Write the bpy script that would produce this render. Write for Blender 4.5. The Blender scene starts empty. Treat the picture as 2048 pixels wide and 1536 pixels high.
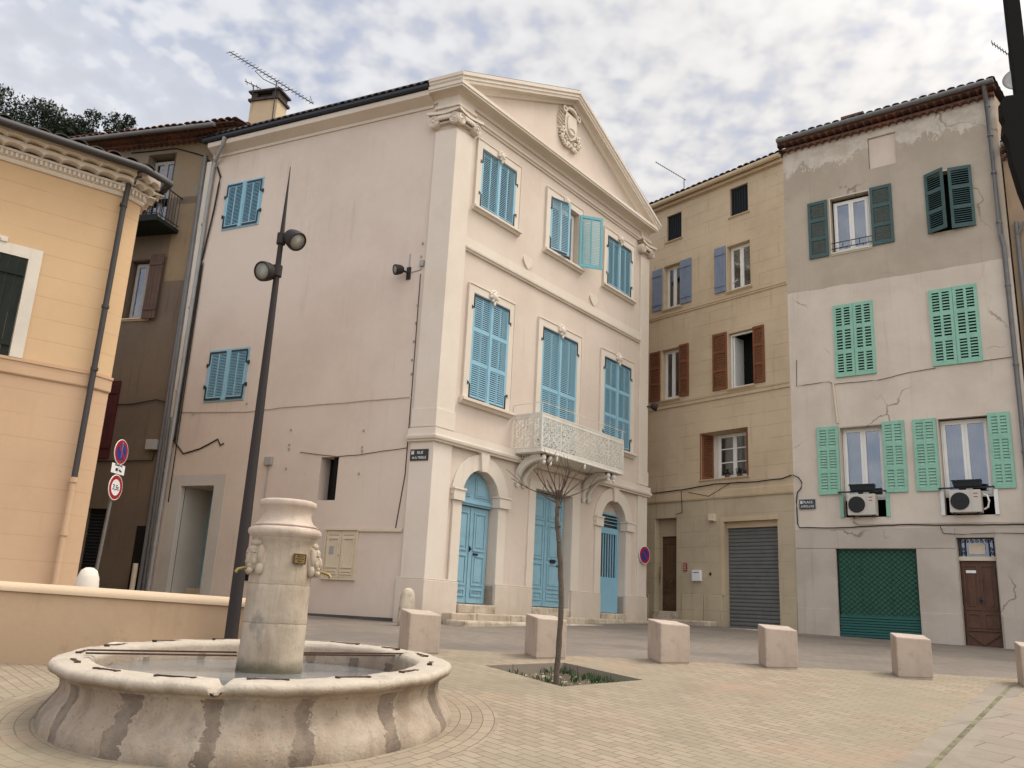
import bpy, bmesh, math, random
from mathutils import Matrix, Vector, noise as mnoise
R = math.radians
sin, cos, pi = math.sin, math.cos, math.pi
sc = bpy.context.scene
COL = sc.collection
# ------------------------------------------------------------------ camera
cam = bpy.data.cameras.new('camera'); camo = bpy.data.objects.new('camera', cam); COL.objects.link(camo)
pit, rol = R(14.627), R(2.925)
w_ = Vector((0, cos(pit), sin(pit))); u0 = Vector((0, -sin(pit), cos(pit))); r0 = Vector((1, 0, 0))
r_ = r0*cos(rol)+u0*sin(rol); u_ = u0*cos(rol)-r0*sin(rol)
m = Matrix.Identity(4)
for i in range(3):
    m[i][0] = r_[i]; m[i][1] = u_[i]; m[i][2] = -w_[i]
m[2][3] = 1.5
camo.matrix_world = m
cam.sensor_width = 36; cam.lens = 1728.7/2048*36; cam.clip_start = .05; cam.clip_end = 3000
sc.camera = camo
# ------------------------------------------------------------------ sky, sun, exposure
SUN_AZ, SUN_EL = 78, 56
ZEN = 1.5
sc.view_settings.view_transform = 'Standard'; sc.view_settings.look = 'None'
sc.view_settings.gamma = 1; sc.view_settings.exposure = 0.20
wd = bpy.data.worlds.new('World'); sc.world = wd; wd.use_nodes = True
def world_nodes():
    nt = wd.node_tree; N = nt.nodes; L = nt.links; N.clear()
    out = N.new('ShaderNodeOutputWorld'); bg = N.new('ShaderNodeBackground'); bg.inputs[1].default_value = .1
    L.new(bg.outputs[0], out.inputs[0])
    sky = N.new('ShaderNodeTexSky'); sky.sky_type = 'NISHITA'; sky.sun_disc = False
    sky.sun_elevation = R(SUN_EL); sky.sun_rotation = R(SUN_AZ); sky.air_density = 1.0; sky.dust_density = 1.5
    tc = N.new('ShaderNodeTexCoord')
    def mth(op, a, b=None, c=None):
        n = N.new('ShaderNodeMath'); n.operation = op
        for i, v in enumerate((a, b, c)):
            if v is None: continue
            if isinstance(v, (int, float)): n.inputs[i].default_value = v
            else: L.new(v, n.inputs[i])
        return n.outputs[0]
    nrm = N.new('ShaderNodeVectorMath'); nrm.operation = 'NORMALIZE'; L.new(tc.outputs['Generated'], nrm.inputs[0])
    sep = N.new('ShaderNodeSeparateXYZ'); L.new(nrm.outputs[0], sep.inputs[0])
    zz = mth('ADD', mth('MAXIMUM', sep.outputs[2], 0.0), .25)
    cx = mth('DIVIDE', sep.outputs[0], zz); cy = mth('DIVIDE', sep.outputs[1], zz)
    cmb = N.new('ShaderNodeCombineXYZ'); L.new(cx, cmb.inputs[0]); L.new(cy, cmb.inputs[1])
    def noise(scale, det, rough, w=0.0, dist=0.0, vec=None):
        n = N.new('ShaderNodeTexNoise'); n.noise_dimensions = '4D'; n.inputs['W'].default_value = w
        n.inputs['Scale'].default_value = scale; n.inputs['Detail'].default_value = det
        n.inputs['Roughness'].default_value = rough; n.inputs['Distortion'].default_value = dist
        L.new(vec or cmb.outputs[0], n.inputs['Vector']); return n.outputs['Fac']
    def rng(v, a, b_, ca=0.0, cb=1.0):
        n = N.new('ShaderNodeMapRange'); n.interpolation_type = 'SMOOTHSTEP'
        for i, q in enumerate((a, b_, ca, cb)): n.inputs[i+1].default_value = q
        L.new(v, n.inputs[0]); return n.outputs[0]
    def mixc(f, a, b_):
        n = N.new('ShaderNodeMixRGB')
        for i, v in enumerate((f, a, b_)):
            if isinstance(v, (int, float)): n.inputs[i].default_value = v
            elif isinstance(v, tuple): n.inputs[i].default_value = (*v, 1)
            else: L.new(v, n.inputs[i])
        return n.outputs[0]
    def scale(c, f):
        n = N.new('ShaderNodeVectorMath'); n.operation = 'SCALE'; L.new(c, n.inputs[0]); L.new(f, n.inputs['Scale']); return n.outputs[0]
    def dist(p):
        n = N.new('ShaderNodeVectorMath'); n.operation = 'DISTANCE'; L.new(nrm.outputs[0], n.inputs[0]); n.inputs[1].default_value = p; return n.outputs['Value']
    big = noise(1.6, 3, .5, 3.1); mid = noise(5.0, 3, .5, 8.4, .2)
    puff = noise(24, 2, .42, 1.3, .1); fine = noise(50, 2, .45, 5.0)
    # smooth veil in the west
    veil = rng(mth('ADD', dist((-.50, .78, .35)), mth('MULTIPLY', mth('SUBTRACT', mid, .5), .35)), .12, .40, 1, 0)
    east = rng(sep.outputs[0], -.5, .55)
    lump = mth('ADD', mth('ADD', mth('MULTIPLY', puff, .75), mth('MULTIPLY', fine, .28)), mth('MULTIPLY', mth('SUBTRACT', mid, .5), .55))
    lump = mth('ADD', lump, mth('MULTIPLY', mth('SUBTRACT', big, .5), .35))
    lump = mth('ADD', lump, mth('MULTIPLY', east, .15))
    flakes = rng(lump, .30, .66)
    mask = mth('MAXIMUM', flakes, mth('MULTIPLY', veil, .85))
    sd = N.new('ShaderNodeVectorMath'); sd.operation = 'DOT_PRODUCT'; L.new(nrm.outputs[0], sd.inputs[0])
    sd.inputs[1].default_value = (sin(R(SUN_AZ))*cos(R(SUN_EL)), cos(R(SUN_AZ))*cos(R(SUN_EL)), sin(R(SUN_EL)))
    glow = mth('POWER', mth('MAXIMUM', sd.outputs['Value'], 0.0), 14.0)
    gap = mixc(.85, sky.outputs[0], (4.2, 4.75, 6.3))
    gap = mixc(mth('MULTIPLY', east, .6), gap, (5.6, 5.6, 6.1))
    cloud = mixc(east, (6.6, 6.75, 7.15), (7.6, 7.35, 7.1))
    cloud = scale(cloud, rng(mth('ADD', puff, mth('MULTIPLY', mth('SUBTRACT', mid, .5), .6)), .30, .72, .90, 1.06))
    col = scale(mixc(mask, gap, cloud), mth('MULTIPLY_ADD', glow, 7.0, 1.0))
    # extra gain added to the unseen sky overhead, for more light
    col = scale(col, rng(sep.outputs[2], .72, .98, 1.0, ZEN))
    # gain added to the unseen sky behind the viewpoint, to light the facades
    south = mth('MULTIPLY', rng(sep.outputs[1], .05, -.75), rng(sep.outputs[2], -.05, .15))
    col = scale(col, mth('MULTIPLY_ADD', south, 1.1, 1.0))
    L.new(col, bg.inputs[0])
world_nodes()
sl = bpy.data.lights.new('sun', 'SUN'); sl.energy = 1.15; sl.angle = R(16); sl.color = (1, .93, .82)
so = bpy.data.objects.new('sun', sl); COL.objects.link(so)
sv = Vector((sin(R(SUN_AZ))*cos(R(SUN_EL)), cos(R(SUN_AZ))*cos(R(SUN_EL)), sin(R(SUN_EL))))
so.rotation_euler = sv.to_track_quat('Z', 'Y').to_euler(); so.location = (30, 10, 40)

# ------------------------------------------------------------------ materials
def lin(c):
    return tuple(((v/255+.055)/1.055)**2.4 if v > 10 else v/255/12.92 for v in c)
def nodes(name):
    mt = bpy.data.materials.new(name); mt.use_nodes = True; nt = mt.node_tree
    b = nt.nodes['Principled BSDF']
    class H: pass
    h = H(); h.m = mt; h.nt = nt; h.b = b; h.N = nt.nodes; h.L = nt.links
    tc = h.N.new('ShaderNodeTexCoord'); h.co = tc.outputs['Object']
    def mth(op, a, b=None, c=None, clamp=False):
        n = h.N.new('ShaderNodeMath'); n.operation = op; n.use_clamp = clamp
        for i, v in enumerate((a, b, c)):
            if v is None: continue
            if isinstance(v, (int, float)): n.inputs[i].default_value = v
            else: h.L.new(v, n.inputs[i])
        return n.outputs[0]
    h.mth = mth
    def noise(scale, det=3, rough=.5, vec=None, dist=0):
        n = h.N.new('ShaderNodeTexNoise'); n.inputs['Scale'].default_value = scale; n.inputs['Detail'].default_value = det
        n.inputs['Roughness'].default_value = rough; n.inputs['Distortion'].default_value = dist
        h.L.new(vec or h.co, n.inputs['Vector']); return n.outputs['Fac']
    h.noise = noise
    def mapping(s=(1, 1, 1), rot=(0, 0, 0), loc=(0, 0, 0), vec=None):
        n = h.N.new('ShaderNodeMapping'); n.inputs['Scale'].default_value = s; n.inputs['Rotation'].default_value = rot
        n.inputs['Location'].default_value = loc; h.L.new(vec or h.co, n.inputs['Vector']); return n.outputs[0]
    h.mapping = mapping
    def ramp(v, a, b_, ca=0.0, cb=1.0):
        n = h.N.new('ShaderNodeMapRange'); n.inputs[1].default_value = a; n.inputs[2].default_value = b_
        n.inputs[3].default_value = ca; n.inputs[4].default_value = cb; n.interpolation_type = 'SMOOTHSTEP'
        h.L.new(v, n.inputs[0]); return n.outputs[0]
    h.ramp = ramp
    def mix(f, a, b_, mode='MIX'):
        n = h.N.new('ShaderNodeMixRGB'); n.blend_type = mode
        for i, v in enumerate((f, a, b_)):
            if isinstance(v, (int, float)): n.inputs[i].default_value = v
            elif isinstance(v, tuple): n.inputs[i].default_value = (v[0], v[1], v[2], 1)
            else: h.L.new(v, n.inputs[i])
        return n.outputs[0]
    h.mix = mix
    def sep(vec=None):
        n = h.N.new('ShaderNodeSeparateXYZ'); h.L.new(vec or h.co, n.inputs[0]); return n.outputs
    h.sep = sep
    def comb(x, y, z=0.0):
        n = h.N.new('ShaderNodeCombineXYZ')
        for i, v in enumerate((x, y, z)):
            if isinstance(v, (int, float)): n.inputs[i].default_value = v
            else: h.L.new(v, n.inputs[i])
        return n.outputs[0]
    h.comb = comb
    def bump(hh, strength=.3, dist=.02):
        n = h.N.new('ShaderNodeBump'); n.inputs['Strength'].default_value = strength; n.inputs['Distance'].default_value = dist
        h.L.new(hh, n.inputs['Height']); h.L.new(n.outputs[0], b.inputs['Normal'])
    h.bump = bump
    return h
def setc(h, col, rough=.85, spec=.3, metal=0):
    if isinstance(col, tuple): h.b.inputs['Base Color'].default_value = (*col, 1)
    else: h.L.new(col, h.b.inputs['Base Color'])
    h.b.inputs['Roughness'].default_value = rough; h.b.inputs['Specular IOR Level'].default_value = spec
    h.b.inputs['Metallic'].default_value = metal
def plaster(name, c, c2=None, dark=None, blotch=.5, streak=.3, bump=.25, spots=.0, scale=.5, rough=.92, courses=None, ashlar=None, grime=0):
    h = nodes(name)
    c2 = c2 or tuple(v*.86 for v in c); dark = dark or tuple(v*.55 for v in c)
    big = h.noise(scale, 5, .6)
    col = h.mix(h.mth('MULTIPLY', h.ramp(big, .38, .66), blotch), c, c2)
    med = h.noise(5, 5, .65)
    col = h.mix(h.ramp(med, .45, .8, 0, .25), col, tuple(min(1, v*1.12) for v in c))
    st = h.noise(1.0, 5, .65, h.mapping((7, 7, .35)))
    stm = h.mth('MULTIPLY', h.ramp(st, .52, .75), h.ramp(h.noise(.8, 3), .4, .65))
    col = h.mix(h.mth('MULTIPLY', stm, streak), col, dark)
    if spots:
        sp = h.ramp(h.noise(3.3, 6, .72), .62, .74)
        col = h.mix(h.mth('MULTIPLY', sp, spots), col, dark)
    height = h.mth('ADD', h.mth('MULTIPLY', h.noise(9, 5, .6), .6), h.mth('MULTIPLY', h.noise(70, 3, .6), .25))
    s = h.sep()
    if grime:
        g = h.mth('MULTIPLY', h.ramp(h.mth('ADD', s[2], h.mth('MULTIPLY', h.noise(1.7, 4), .8)), .35, 1.1, 1, 0), grime)
        col = h.mix(g, col, dark)
    if courses:
        z0, hh, wd_ = courses
        fr = h.mth('FRACT', h.mth('DIVIDE', h.mth('SUBTRACT', s[2], z0), hh))
        ln = h.mth('LESS_THAN', fr, wd_/hh)
        fade = h.ramp(h.noise(1.3, 3), .36, .52, .25, 1)
        col = h.mix(h.mth('MULTIPLY', h.mth('MULTIPLY', ln, .5), fade), col, dark)
        height = h.mth('SUBTRACT', height, h.mth('MULTIPLY', ln, .6))
    if ashlar:
        bw, rh, z0, amt = ashlar
        bt = h.N.new('ShaderNodeTexBrick'); bt.inputs['Scale'].default_value = 1; bt.inputs['Brick Width'].default_value = bw
        bt.inputs['Row Height'].default_value = rh; bt.inputs['Mortar Size'].default_value = .007; bt.inputs['Mortar Smooth'].default_value = .3
        bt.inputs['Color1'].default_value = (1, 1, 1, 1); bt.inputs['Color2'].default_value = (.93, .93, .93, 1); bt.inputs['Mortar'].default_value = (0, 0, 0, 1)
        wob = h.mth('MULTIPLY', h.noise(.9, 2), .05)
        h.L.new(h.comb(s[0], h.mth('ADD', h.mth('SUBTRACT', s[2], z0), wob)), bt.inputs['Vector'])
        fade = h.ramp(h.noise(1.1, 4), .4, .6, .2, 1)
        ln = h.mth('MULTIPLY', h.mth('MULTIPLY', bt.outputs['Fac'], amt), fade)
        col = h.mix(ln, col, dark)
        height = h.mth('SUBTRACT', height, h.mth('MULTIPLY', ln, .5))
    setc(h, col, rough, .2); h.bump(height, bump, .02)
    return h.m
def paint(name, c, rough=.45, wear=.25, c2=None, spec=.22, metal=0, bump=.06):
    h = nodes(name); c2 = c2 or tuple(v*.7 for v in c)
    n = h.ramp(h.noise(4, 5, .65), .42, .72)
    st = h.ramp(h.noise(1, 4, .6, h.mapping((22, 22, 1.1))), .5, .72)
    col = h.mix(h.mth('MULTIPLY', h.mth('MAXIMUM', n, st), wear), c, c2)
    setc(h, col, rough, spec, metal); h.bump(h.noise(45, 3), bump, .01)
    return h.m
def stone(name, c, c2, dark, scale=1.0, pits=.5, bump=.5, rough=.9):
    h = nodes(name)
    n1 = h.ramp(h.noise(1.3*scale, 5, .62), .35, .65); n2 = h.ramp(h.noise(5*scale, 6, .7), .5, .72); n3 = h.noise(26*scale, 5, .7)
    col = h.mix(n1, c, c2); col = h.mix(h.mth('MULTIPLY', n2, pits), col, dark)
    col = h.mix(h.mth('MULTIPLY', h.ramp(n3, .6, .74), .55), col, dark)
    st = h.ramp(h.noise(1, 5, .6, h.mapping((6, 6, .6))), .5, .7)
    col = h.mix(h.mth('MULTIPLY', st, .3), col, dark)
    setc(h, col, rough, .25)
    h.bump(h.mth('SUBTRACT', h.mth('ADD', h.noise(7*scale, 5, .6), h.mth('MULTIPLY', n3, .5)), h.mth('MULTIPLY', h.ramp(n3, .6, .7), .6)), bump, .02)
    return h.m
def glass(name, c=(.03, .035, .045)):
    h = nodes(name); N, L = h.N, h.L; out = N['Material Output']
    tr = N.new('ShaderNodeBsdfTransparent'); tr.inputs[0].default_value = (.62, .66, .68, 1)
    gl = N.new('ShaderNodeBsdfGlossy'); gl.inputs['Roughness'].default_value = .05; gl.inputs[0].default_value = (.85, .87, .9, 1)
    bp = N.new('ShaderNodeBump'); bp.inputs['Strength'].default_value = .06; bp.inputs['Distance'].default_value = .02
    L.new(h.noise(1.5, 2), bp.inputs['Height']); L.new(bp.outputs[0], gl.inputs['Normal'])
    fr = N.new('ShaderNodeFresnel'); fr.inputs[0].default_value = 1.5
    mx = N.new('ShaderNodeMixShader'); L.new(h.mth('MULTIPLY_ADD', fr.outputs[0], 1.1, .10, clamp=True), mx.inputs[0])
    L.new(tr.outputs[0], mx.inputs[1]); L.new(gl.outputs[0], mx.inputs[2]); L.new(mx.outputs[0], out.inputs[0])
    return h.m
def metal(name, c, rough=.5, met=.6, wear=.3):
    return paint(name, c, rough, wear, tuple(v*.6 for v in c), .5, met)
WALL = (.60, .507, .42)
M = {}
M['cream'] = plaster('pale_pink_render', WALL, (.55, .45, .375), (.33, .26, .2), .9, .3, .18, .12, grime=.22)
M['trim'] = plaster('ivory_trim', (.635, .56, .47), (.57, .485, .39), (.38, .31, .23), .6, .22, .22)
M['plinth'] = plaster('ivory_plinth', (.58, .495, .405), (.49, .41, .325), (.30, .24, .18), .7, .3, .3, grime=.45)
M['grey_surround'] = plaster('grey_door_surround', (.50, .47, .42), (.42, .38, .33), (.2, .17, .14), .8, .3, .3)
M['yellow'] = plaster('apricot_render', (.55, .375, .215), (.50, .335, .19), (.40, .22, .10), .6, .12, .12, courses=(4.84-1.1, .345, .012))
M['yellow_low'] = plaster('apricot_base_render', (.50, .335, .21), (.44, .29, .18), (.36, .20, .11), .8, .3, .15, courses=(3.65-1.1, .36, .009))
M['lowwall'] = plaster('apricot_low_wall_render', (.48, .34, .215), (.40, .275, .17), (.22, .15, .095), .9, .35, .3, .45, scale=.9, grime=.3)
M['coping'] = plaster('pale_wall_top', (.52, .39, .26), (.45, .33, .215), (.3, .22, .14), .6, .2, .3)
M['ochre'] = plaster('ochre_ashlar_render', (.53, .415, .275), (.45, .345, .225), (.17, .115, .07), .9, .5, .35, .35, ashlar=(1.7, .36, .1, .5))
M['ochre_low'] = plaster('ochre_ground_render', (.45, .37, .25), (.36, .295, .195), (.2, .15, .09), .8, .45, .3, .3, ashlar=(.9, .42, .25, .5), grime=.4)
M['ochre_band'] = plaster('ochre_band', (.52, .40, .26), (.44, .33, .21), (.2, .14, .09), .8, .5, .3, .2)
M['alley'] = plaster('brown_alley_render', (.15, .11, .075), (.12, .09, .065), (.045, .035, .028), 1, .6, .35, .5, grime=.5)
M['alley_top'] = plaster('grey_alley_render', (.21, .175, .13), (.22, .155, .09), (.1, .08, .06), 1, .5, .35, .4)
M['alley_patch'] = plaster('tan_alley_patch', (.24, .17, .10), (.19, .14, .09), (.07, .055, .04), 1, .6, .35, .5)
M['side_ochre'] = plaster('tan_render', (.34, .245, .155), (.27, .195, .125), (.14, .10, .07), 1, .5, .4, .4)
M['white_render'] = plaster('off_white_render', (.62, .56, .47), (.5, .45, .37), (.25, .2, .15), .7, .3, .3)
def b3mat():
    h = nodes('cream_and_grey_patched_render'); s = h.sep()
    z = s[2]
    ragged = h.mth('ADD', z, h.mth('MULTIPLY', h.mth('SUBTRACT', h.noise(.9, 5, .6), .5), .16))
    ragged = h.mth('ADD', ragged, h.mth('MULTIPLY', s[0], .012))
    low = h.mth('LESS_THAN', ragged, 10.08-1.1)
    st = h.noise(1.0, 6, .72, h.mapping((1.6, 1.6, .8)))
    top = h.mth('ADD', z, h.mth('MULTIPLY', h.mth('SUBTRACT', st, .5), 2.0))
    top = h.mth('ADD', top, h.mth('MULTIPLY', h.mth('SUBTRACT', h.noise(9, 5, .7), .5), .5))
    topm = h.ramp(top, 13.62-1.1, 13.70-1.1)
    upper = h.mix(h.ramp(h.noise(.7, 5, .6), .35, .65), (.43, .365, .285), (.37, .312, .24))
    cream = h.mix(h.ramp(h.noise(.6, 5, .6), .35, .65), (.60, .525, .43), (.52, .445, .36))
    oldw = h.mix(h.ramp(h.noise(2.2, 5, .7), .4, .65), (.56, .50, .42), (.44, .38, .30))
    col = h.mix(topm, upper, oldw); col = h.mix(low, col, cream)
    base = h.mix(h.ramp(h.noise(.9, 4), .4, .6), (.40, .345, .28), (.455, .395, .325))
    col = h.mix(h.ramp(z, 3.79-1.1, 3.80-1.1, 1, 0), col, base)
    stk = h.ramp(h.noise(1, 5, .65, h.mapping((8, 8, .3))), .54, .78)
    col = h.mix(h.mth('MULTIPLY', stk, .28), col, (.22, .17, .12))
    sp = h.ramp(h.noise(2.6, 7, .75), .66, .74); col = h.mix(h.mth('MULTIPLY', sp, .4), col, (.26, .2, .14))
    bt = h.N.new('ShaderNodeTexVoronoi'); bt.feature = 'DISTANCE_TO_EDGE'; bt.inputs['Scale'].default_value = .33
    dv = h.N.new('ShaderNodeVectorMath'); dv.operation = 'ADD'; h.L.new(h.co, dv.inputs[0])
    nn = h.N.new('ShaderNodeTexNoise'); nn.inputs['Scale'].default_value = 1.4; nn.inputs['Detail'].default_value = 5; h.L.new(h.co, nn.inputs['Vector'])
    sc2 = h.N.new('ShaderNodeVectorMath'); sc2.operation = 'SCALE'; h.L.new(nn.outputs['Color'], sc2.inputs[0]); sc2.inputs['Scale'].default_value = 1.0
    h.L.new(sc2.outputs[0], dv.inputs[1]); h.L.new(dv.outputs[0], bt.inputs['Vector'])
    crack = h.mth('MULTIPLY', h.mth('LESS_THAN', bt.outputs['Distance'], .006), h.ramp(h.noise(.5, 2), .5, .6))
    col = h.mix(h.mth('MULTIPLY', crack, .6), col, (.14, .10, .07))
    setc(h, col, .92, .2)
    h.bump(h.mth('ADD', h.mth('ADD', h.noise(6, 5, .65), h.mth('MULTIPLY', h.noise(50, 3), .3)), h.mth('MULTIPLY', h.mth('ADD', topm, low), .5)), .35, .02)
    return h.m
M['b3'] = b3mat()
M['blue'] = paint('sky_blue_shutter_paint', (.25, .44, .53), .5, .45, (.20, .375, .46))
M['blue_slat'] = paint('sky_blue_slat_paint', (.19, .40, .53), .55, .3, (.15, .33, .45))
M['blue_green'] = paint('turquoise_shutter_paint', (.17, .42, .46), .5, .3, (.14, .36, .40))
M['blue_door'] = paint('worn_blue_door_paint', (.235, .40, .475), .55, .6, (.17, .30, .36))
M['blue_gate'] = paint('blue_gate_paint', (.22, .41, .51), .5, .2)
M['black_iron'] = metal('black_iron', (.02, .022, .028), .5, .3)
M['mint'] = paint('mint_shutter_paint', (.25, .46, .34), .6, .6, (.18, .35, .26))
M['teal'] = paint('dark_teal_shutter_paint', (.06, .105, .10), .7, .5, (.04, .065, .065))
M['brown'] = paint('red_brown_shutter_paint', (.18, .065, .028), .6, .6, (.09, .035, .016))
M['slateblue'] = paint('grey_blue_shutter_paint', (.19, .225, .28), .6, .5, (.12, .15, .22))
M['darkgreen'] = paint('dark_green_shutter_paint', (.018, .022, .018), .8, .6, (.010, .012, .010), .12)
M['oldwood'] = paint('weathered_brown_wood', (.10, .06, .045), .8, .6, (.045, .03, .025))
M['maroon'] = paint('maroon_shutter_paint', (.07, .015, .015), .7, .5, (.03, .01, .01))
M['wood'] = paint('varnished_brown_wood', (.105, .046, .022), .5, .7, (.05, .022, .014), .3)
M['oakwood'] = paint('tan_oak_wood', (.12, .07, .034), .6, .7, (.06, .038, .02), .3)
M['white'] = paint('white_frame_paint', (.72, .70, .64), .45, .25, (.5, .48, .42))
M['balcony_white'] = paint('off_white_ironwork_paint', (.66, .62, .54), .6, .4, (.45, .41, .34))
M['glass'] = glass('window_glass')
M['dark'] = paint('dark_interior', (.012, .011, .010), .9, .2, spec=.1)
M['curtain'] = paint('pale_net_curtain', (.50, .46, .38), .9, .3)
M['drape'] = paint('dark_drape', (.13, .11, .09), .9, .4)
M['zinc'] = metal('grey_zinc', (.15, .145, .14), .6, .15, .5)
M['zinc_light'] = metal('light_zinc', (.30, .29, .275), .6, .15, .4)
M['bronze_pipe'] = metal('dark_bronze_pipe', (.038, .032, .028), .6, .1, .6)
M['lamp_paint'] = paint('charcoal_lamp_paint', (.028, .022, .020), .6, .15, (.02, .016, .015), .22)
M['tile'] = stone('terracotta_roof_tile', (.19, .085, .055), (.12, .065, .05), (.035, .028, .025), 1.3, .7, .4)
M['tile_dark'] = stone('old_dark_roof_tile', (.085, .062, .052), (.055, .045, .04), (.02, .018, .016), 1.3, .7, .4)
M['cable'] = paint('black_cable', (.02, .018, .016), .6, .2)
M['pale_cable'] = paint('cream_cable', (.42, .35, .28), .7, .3)
M['brass'] = metal('brass', (.24, .165, .055), .5, .7, .6)
M['rust'] = paint('rusty_iron', (.075, .04, .025), .8, .8, (.025, .016, .012))
M['sign_navy'] = paint('dark_enamel', (.012, .018, .022), .3, .15, spec=.6)
M['sign_white'] = paint('white_enamel', (.72, .72, .70), .35, .2)
M['red'] = paint('red_sign_film', (.32, .015, .02), .4, .25)
M['signblue'] = paint('blue_sign_film', (.02, .035, .21), .4, .25)
M['ac'] = paint('beige_casing', (.52, .48, .41), .5, .3, (.40, .36, .3))
M['plastic_dark'] = paint('dark_plastic', (.018, .02, .022), .5, .3)
M['cabinet'] = paint('cream_cabinet_paint', (.58, .49, .36), .6, .3, (.44, .36, .25))
M['greybox'] = paint('grey_box', (.33, .31, .29), .6, .3)
M['shutter_grey'] = metal('grey_rolling_steel', (.15, .15, .14), .55, .3, .4)
M['shop_green'] = paint('green_steel', (.035, .13, .08), .5, .5, (.02, .085, .06))
M['shop_green_low'] = paint('teal_green_steel', (.026, .10, .085), .5, .5, (.02, .09, .08))
M['stone_old'] = stone('weathered_limestone', (.54, .46, .35), (.40, .325, .24), (.13, .095, .065), 1.2, .7, .6)
M['stone_bollard'] = stone('smooth_pink_stone', (.43, .345, .27), (.375, .30, .235), (.24, .18, .135), 1.5, .4, .15)
M['soil'] = stone('dry_soil', (.16, .12, .08), (.09, .07, .045), (.03, .022, .015), 3, .8, 1)
M['bark'] = stone('grey_brown_bark', (.13, .10, .075), (.09, .07, .052), (.04, .03, .022), 5, .6, .8)
M['twig'] = paint('brown_twig', (.085, .055, .04), .8, .5)
def leafmat(name, a, b):
    h = nodes(name); oi = h.N.new('ShaderNodeNewGeometry')
    col = h.mix(oi.outputs['Random Per Island'], a, b); setc(h, col, .7, .25)
    return h.m
M['leaf'] = leafmat('dark_evergreen_leaf', (.011, .018, .009), (.026, .036, .016))
M['weed'] = leafmat('green_weed_leaf', (.03, .065, .018), (.06, .10, .035))
def ground_mat(name, rot, bw, rh, c1, c2, mort, msize, patch1, patch2, amt, bumps=.4, rings=None, mv=1.0):
    h = nodes(name)
    vec = h.mapping((1, 1, 1), (0, 0, R(rot)))
    wob = h.N.new('ShaderNodeTexNoise'); wob.inputs['Scale'].default_value = 2.0; h.L.new(h.co, wob.inputs['Vector'])
    ws = h.N.new('ShaderNodeVectorMath'); ws.operation = 'SCALE'; ws.inputs['Scale'].default_value = .02; h.L.new(wob.outputs['Color'], ws.inputs[0])
    va = h.N.new('ShaderNodeVectorMath'); va.operation = 'ADD'; h.L.new(vec, va.inputs[0]); h.L.new(ws.outputs[0], va.inputs[1])
    def brick(v, a, b):
        bt = h.N.new('ShaderNodeTexBrick'); bt.inputs['Scale'].default_value = 1; bt.inputs['Brick Width'].default_value = a
        bt.inputs['Row Height'].default_value = b; bt.inputs['Mortar Size'].default_value = msize; bt.inputs['Mortar Smooth'].default_value = .4
        bt.inputs['Color1'].default_value = (*c1, 1); bt.inputs['Color2'].default_value = (*c2, 1); bt.inputs['Mortar'].default_value = (*mort, 1)
        h.L.new(v, bt.inputs['Vector']); return bt
    bt = brick(va.outputs[0], bw, rh); col = bt.outputs['Color']; mf = bt.outputs['Fac']
    if rings:
        cx, cy, a, b, rmax = rings
        s = h.sep()
        dx = h.mth('DIVIDE', h.mth('SUBTRACT', s[0], cx), a); dy = h.mth('DIVIDE', h.mth('SUBTRACT', s[1], cy), b)
        rr = h.mth('SQRT', h.mth('ADD', h.mth('MULTIPLY', dx, dx), h.mth('MULTIPLY', dy, dy)))
        an = h.mth('ARCTAN2', dy, dx)
        v2 = h.comb(h.mth('MULTIPLY', an, 1.75), h.mth('MULTIPLY', h.mth('SUBTRACT', rr, 1.0), 1.65))
        b2 = brick(v2, .18, .098)
        inr = h.mth('LESS_THAN', rr, rmax)
        col = h.mix(inr, col, b2.outputs['Color'])
        mm = h.N.new('ShaderNodeMix'); mm.data_type = 'FLOAT'; h.L.new(inr, mm.inputs[0]); h.L.new(mf, mm.inputs[2]); h.L.new(b2.outputs['Fac'], mm.inputs[3]); mf = mm.outputs[0]
    vo = h.N.new('ShaderNodeTexWhiteNoise')
    n1 = h.ramp(h.noise(.55, 4, .6), .42, .66); n2 = h.ramp(h.noise(1.1, 4, .6, h.mapping((1, 1, 1), (0, 0, 0), (7, 3, 0))), .52, .72)
    col = h.mix(h.mth('MULTIPLY', n1, amt), col, patch1); col = h.mix(h.mth('MULTIPLY', n2, amt), col, patch2)
    n4 = h.ramp(h.noise(.9, 6, .7, h.mapping((1, 1, 1), (0, 0, 0), (3, 9, 2))), .52, .66); col = h.mix(h.mth('MULTIPLY', n4, .30), col, tuple(v*.55 for v in c1))
    n3 = h.ramp(h.noise(11, 5, .7), .45, .75); col = h.mix(h.mth('MULTIPLY', n3, .22), col, tuple(v*.6 for v in c1))
    sp = h.ramp(h.noise(60, 2, .5), .70, .74); col = h.mix(h.mth('MULTIPLY', sp, .5), col, tuple(v*.35 for v in c1))
    setc(h, col, .85, .25)
    h.bump(h.mth('SUBTRACT', h.mth('ADD', h.mth('MULTIPLY', h.noise(30, 4, .6), .25), h.mth('MULTIPLY', h.noise(4, 3), .3)), h.mth('MULTIPLY', mf, .7)), bumps, .012)
    return h.m
M['paving'] = ground_mat('stone_sett_paving', 48, .19, .092, (.30, .238, .163), (.24, .188, .128), (.12, .092, .065), .0045,
                         (.225, .195, .13), (.30, .205, .138), .6, .45, rings=(-1.86, 7.15, 1.50, 1.67, 1.26))
M['pavement'] = ground_mat('pink_slab_pavement', 48, .62, .31, (.255, .203, .152), (.222, .18, .138), (.10, .08, .06), .006,
                           (.25, .215, .16), (.31, .22, .155), .6, .35)
M['street'] = ground_mat('grey_stone_street', 62, .22, .12, (.215, .178, .14), (.175, .143, .112), (.10, .08, .06), .005,
                         (.125, .105, .088), (.195, .158, .12), .7, .4)
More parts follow.
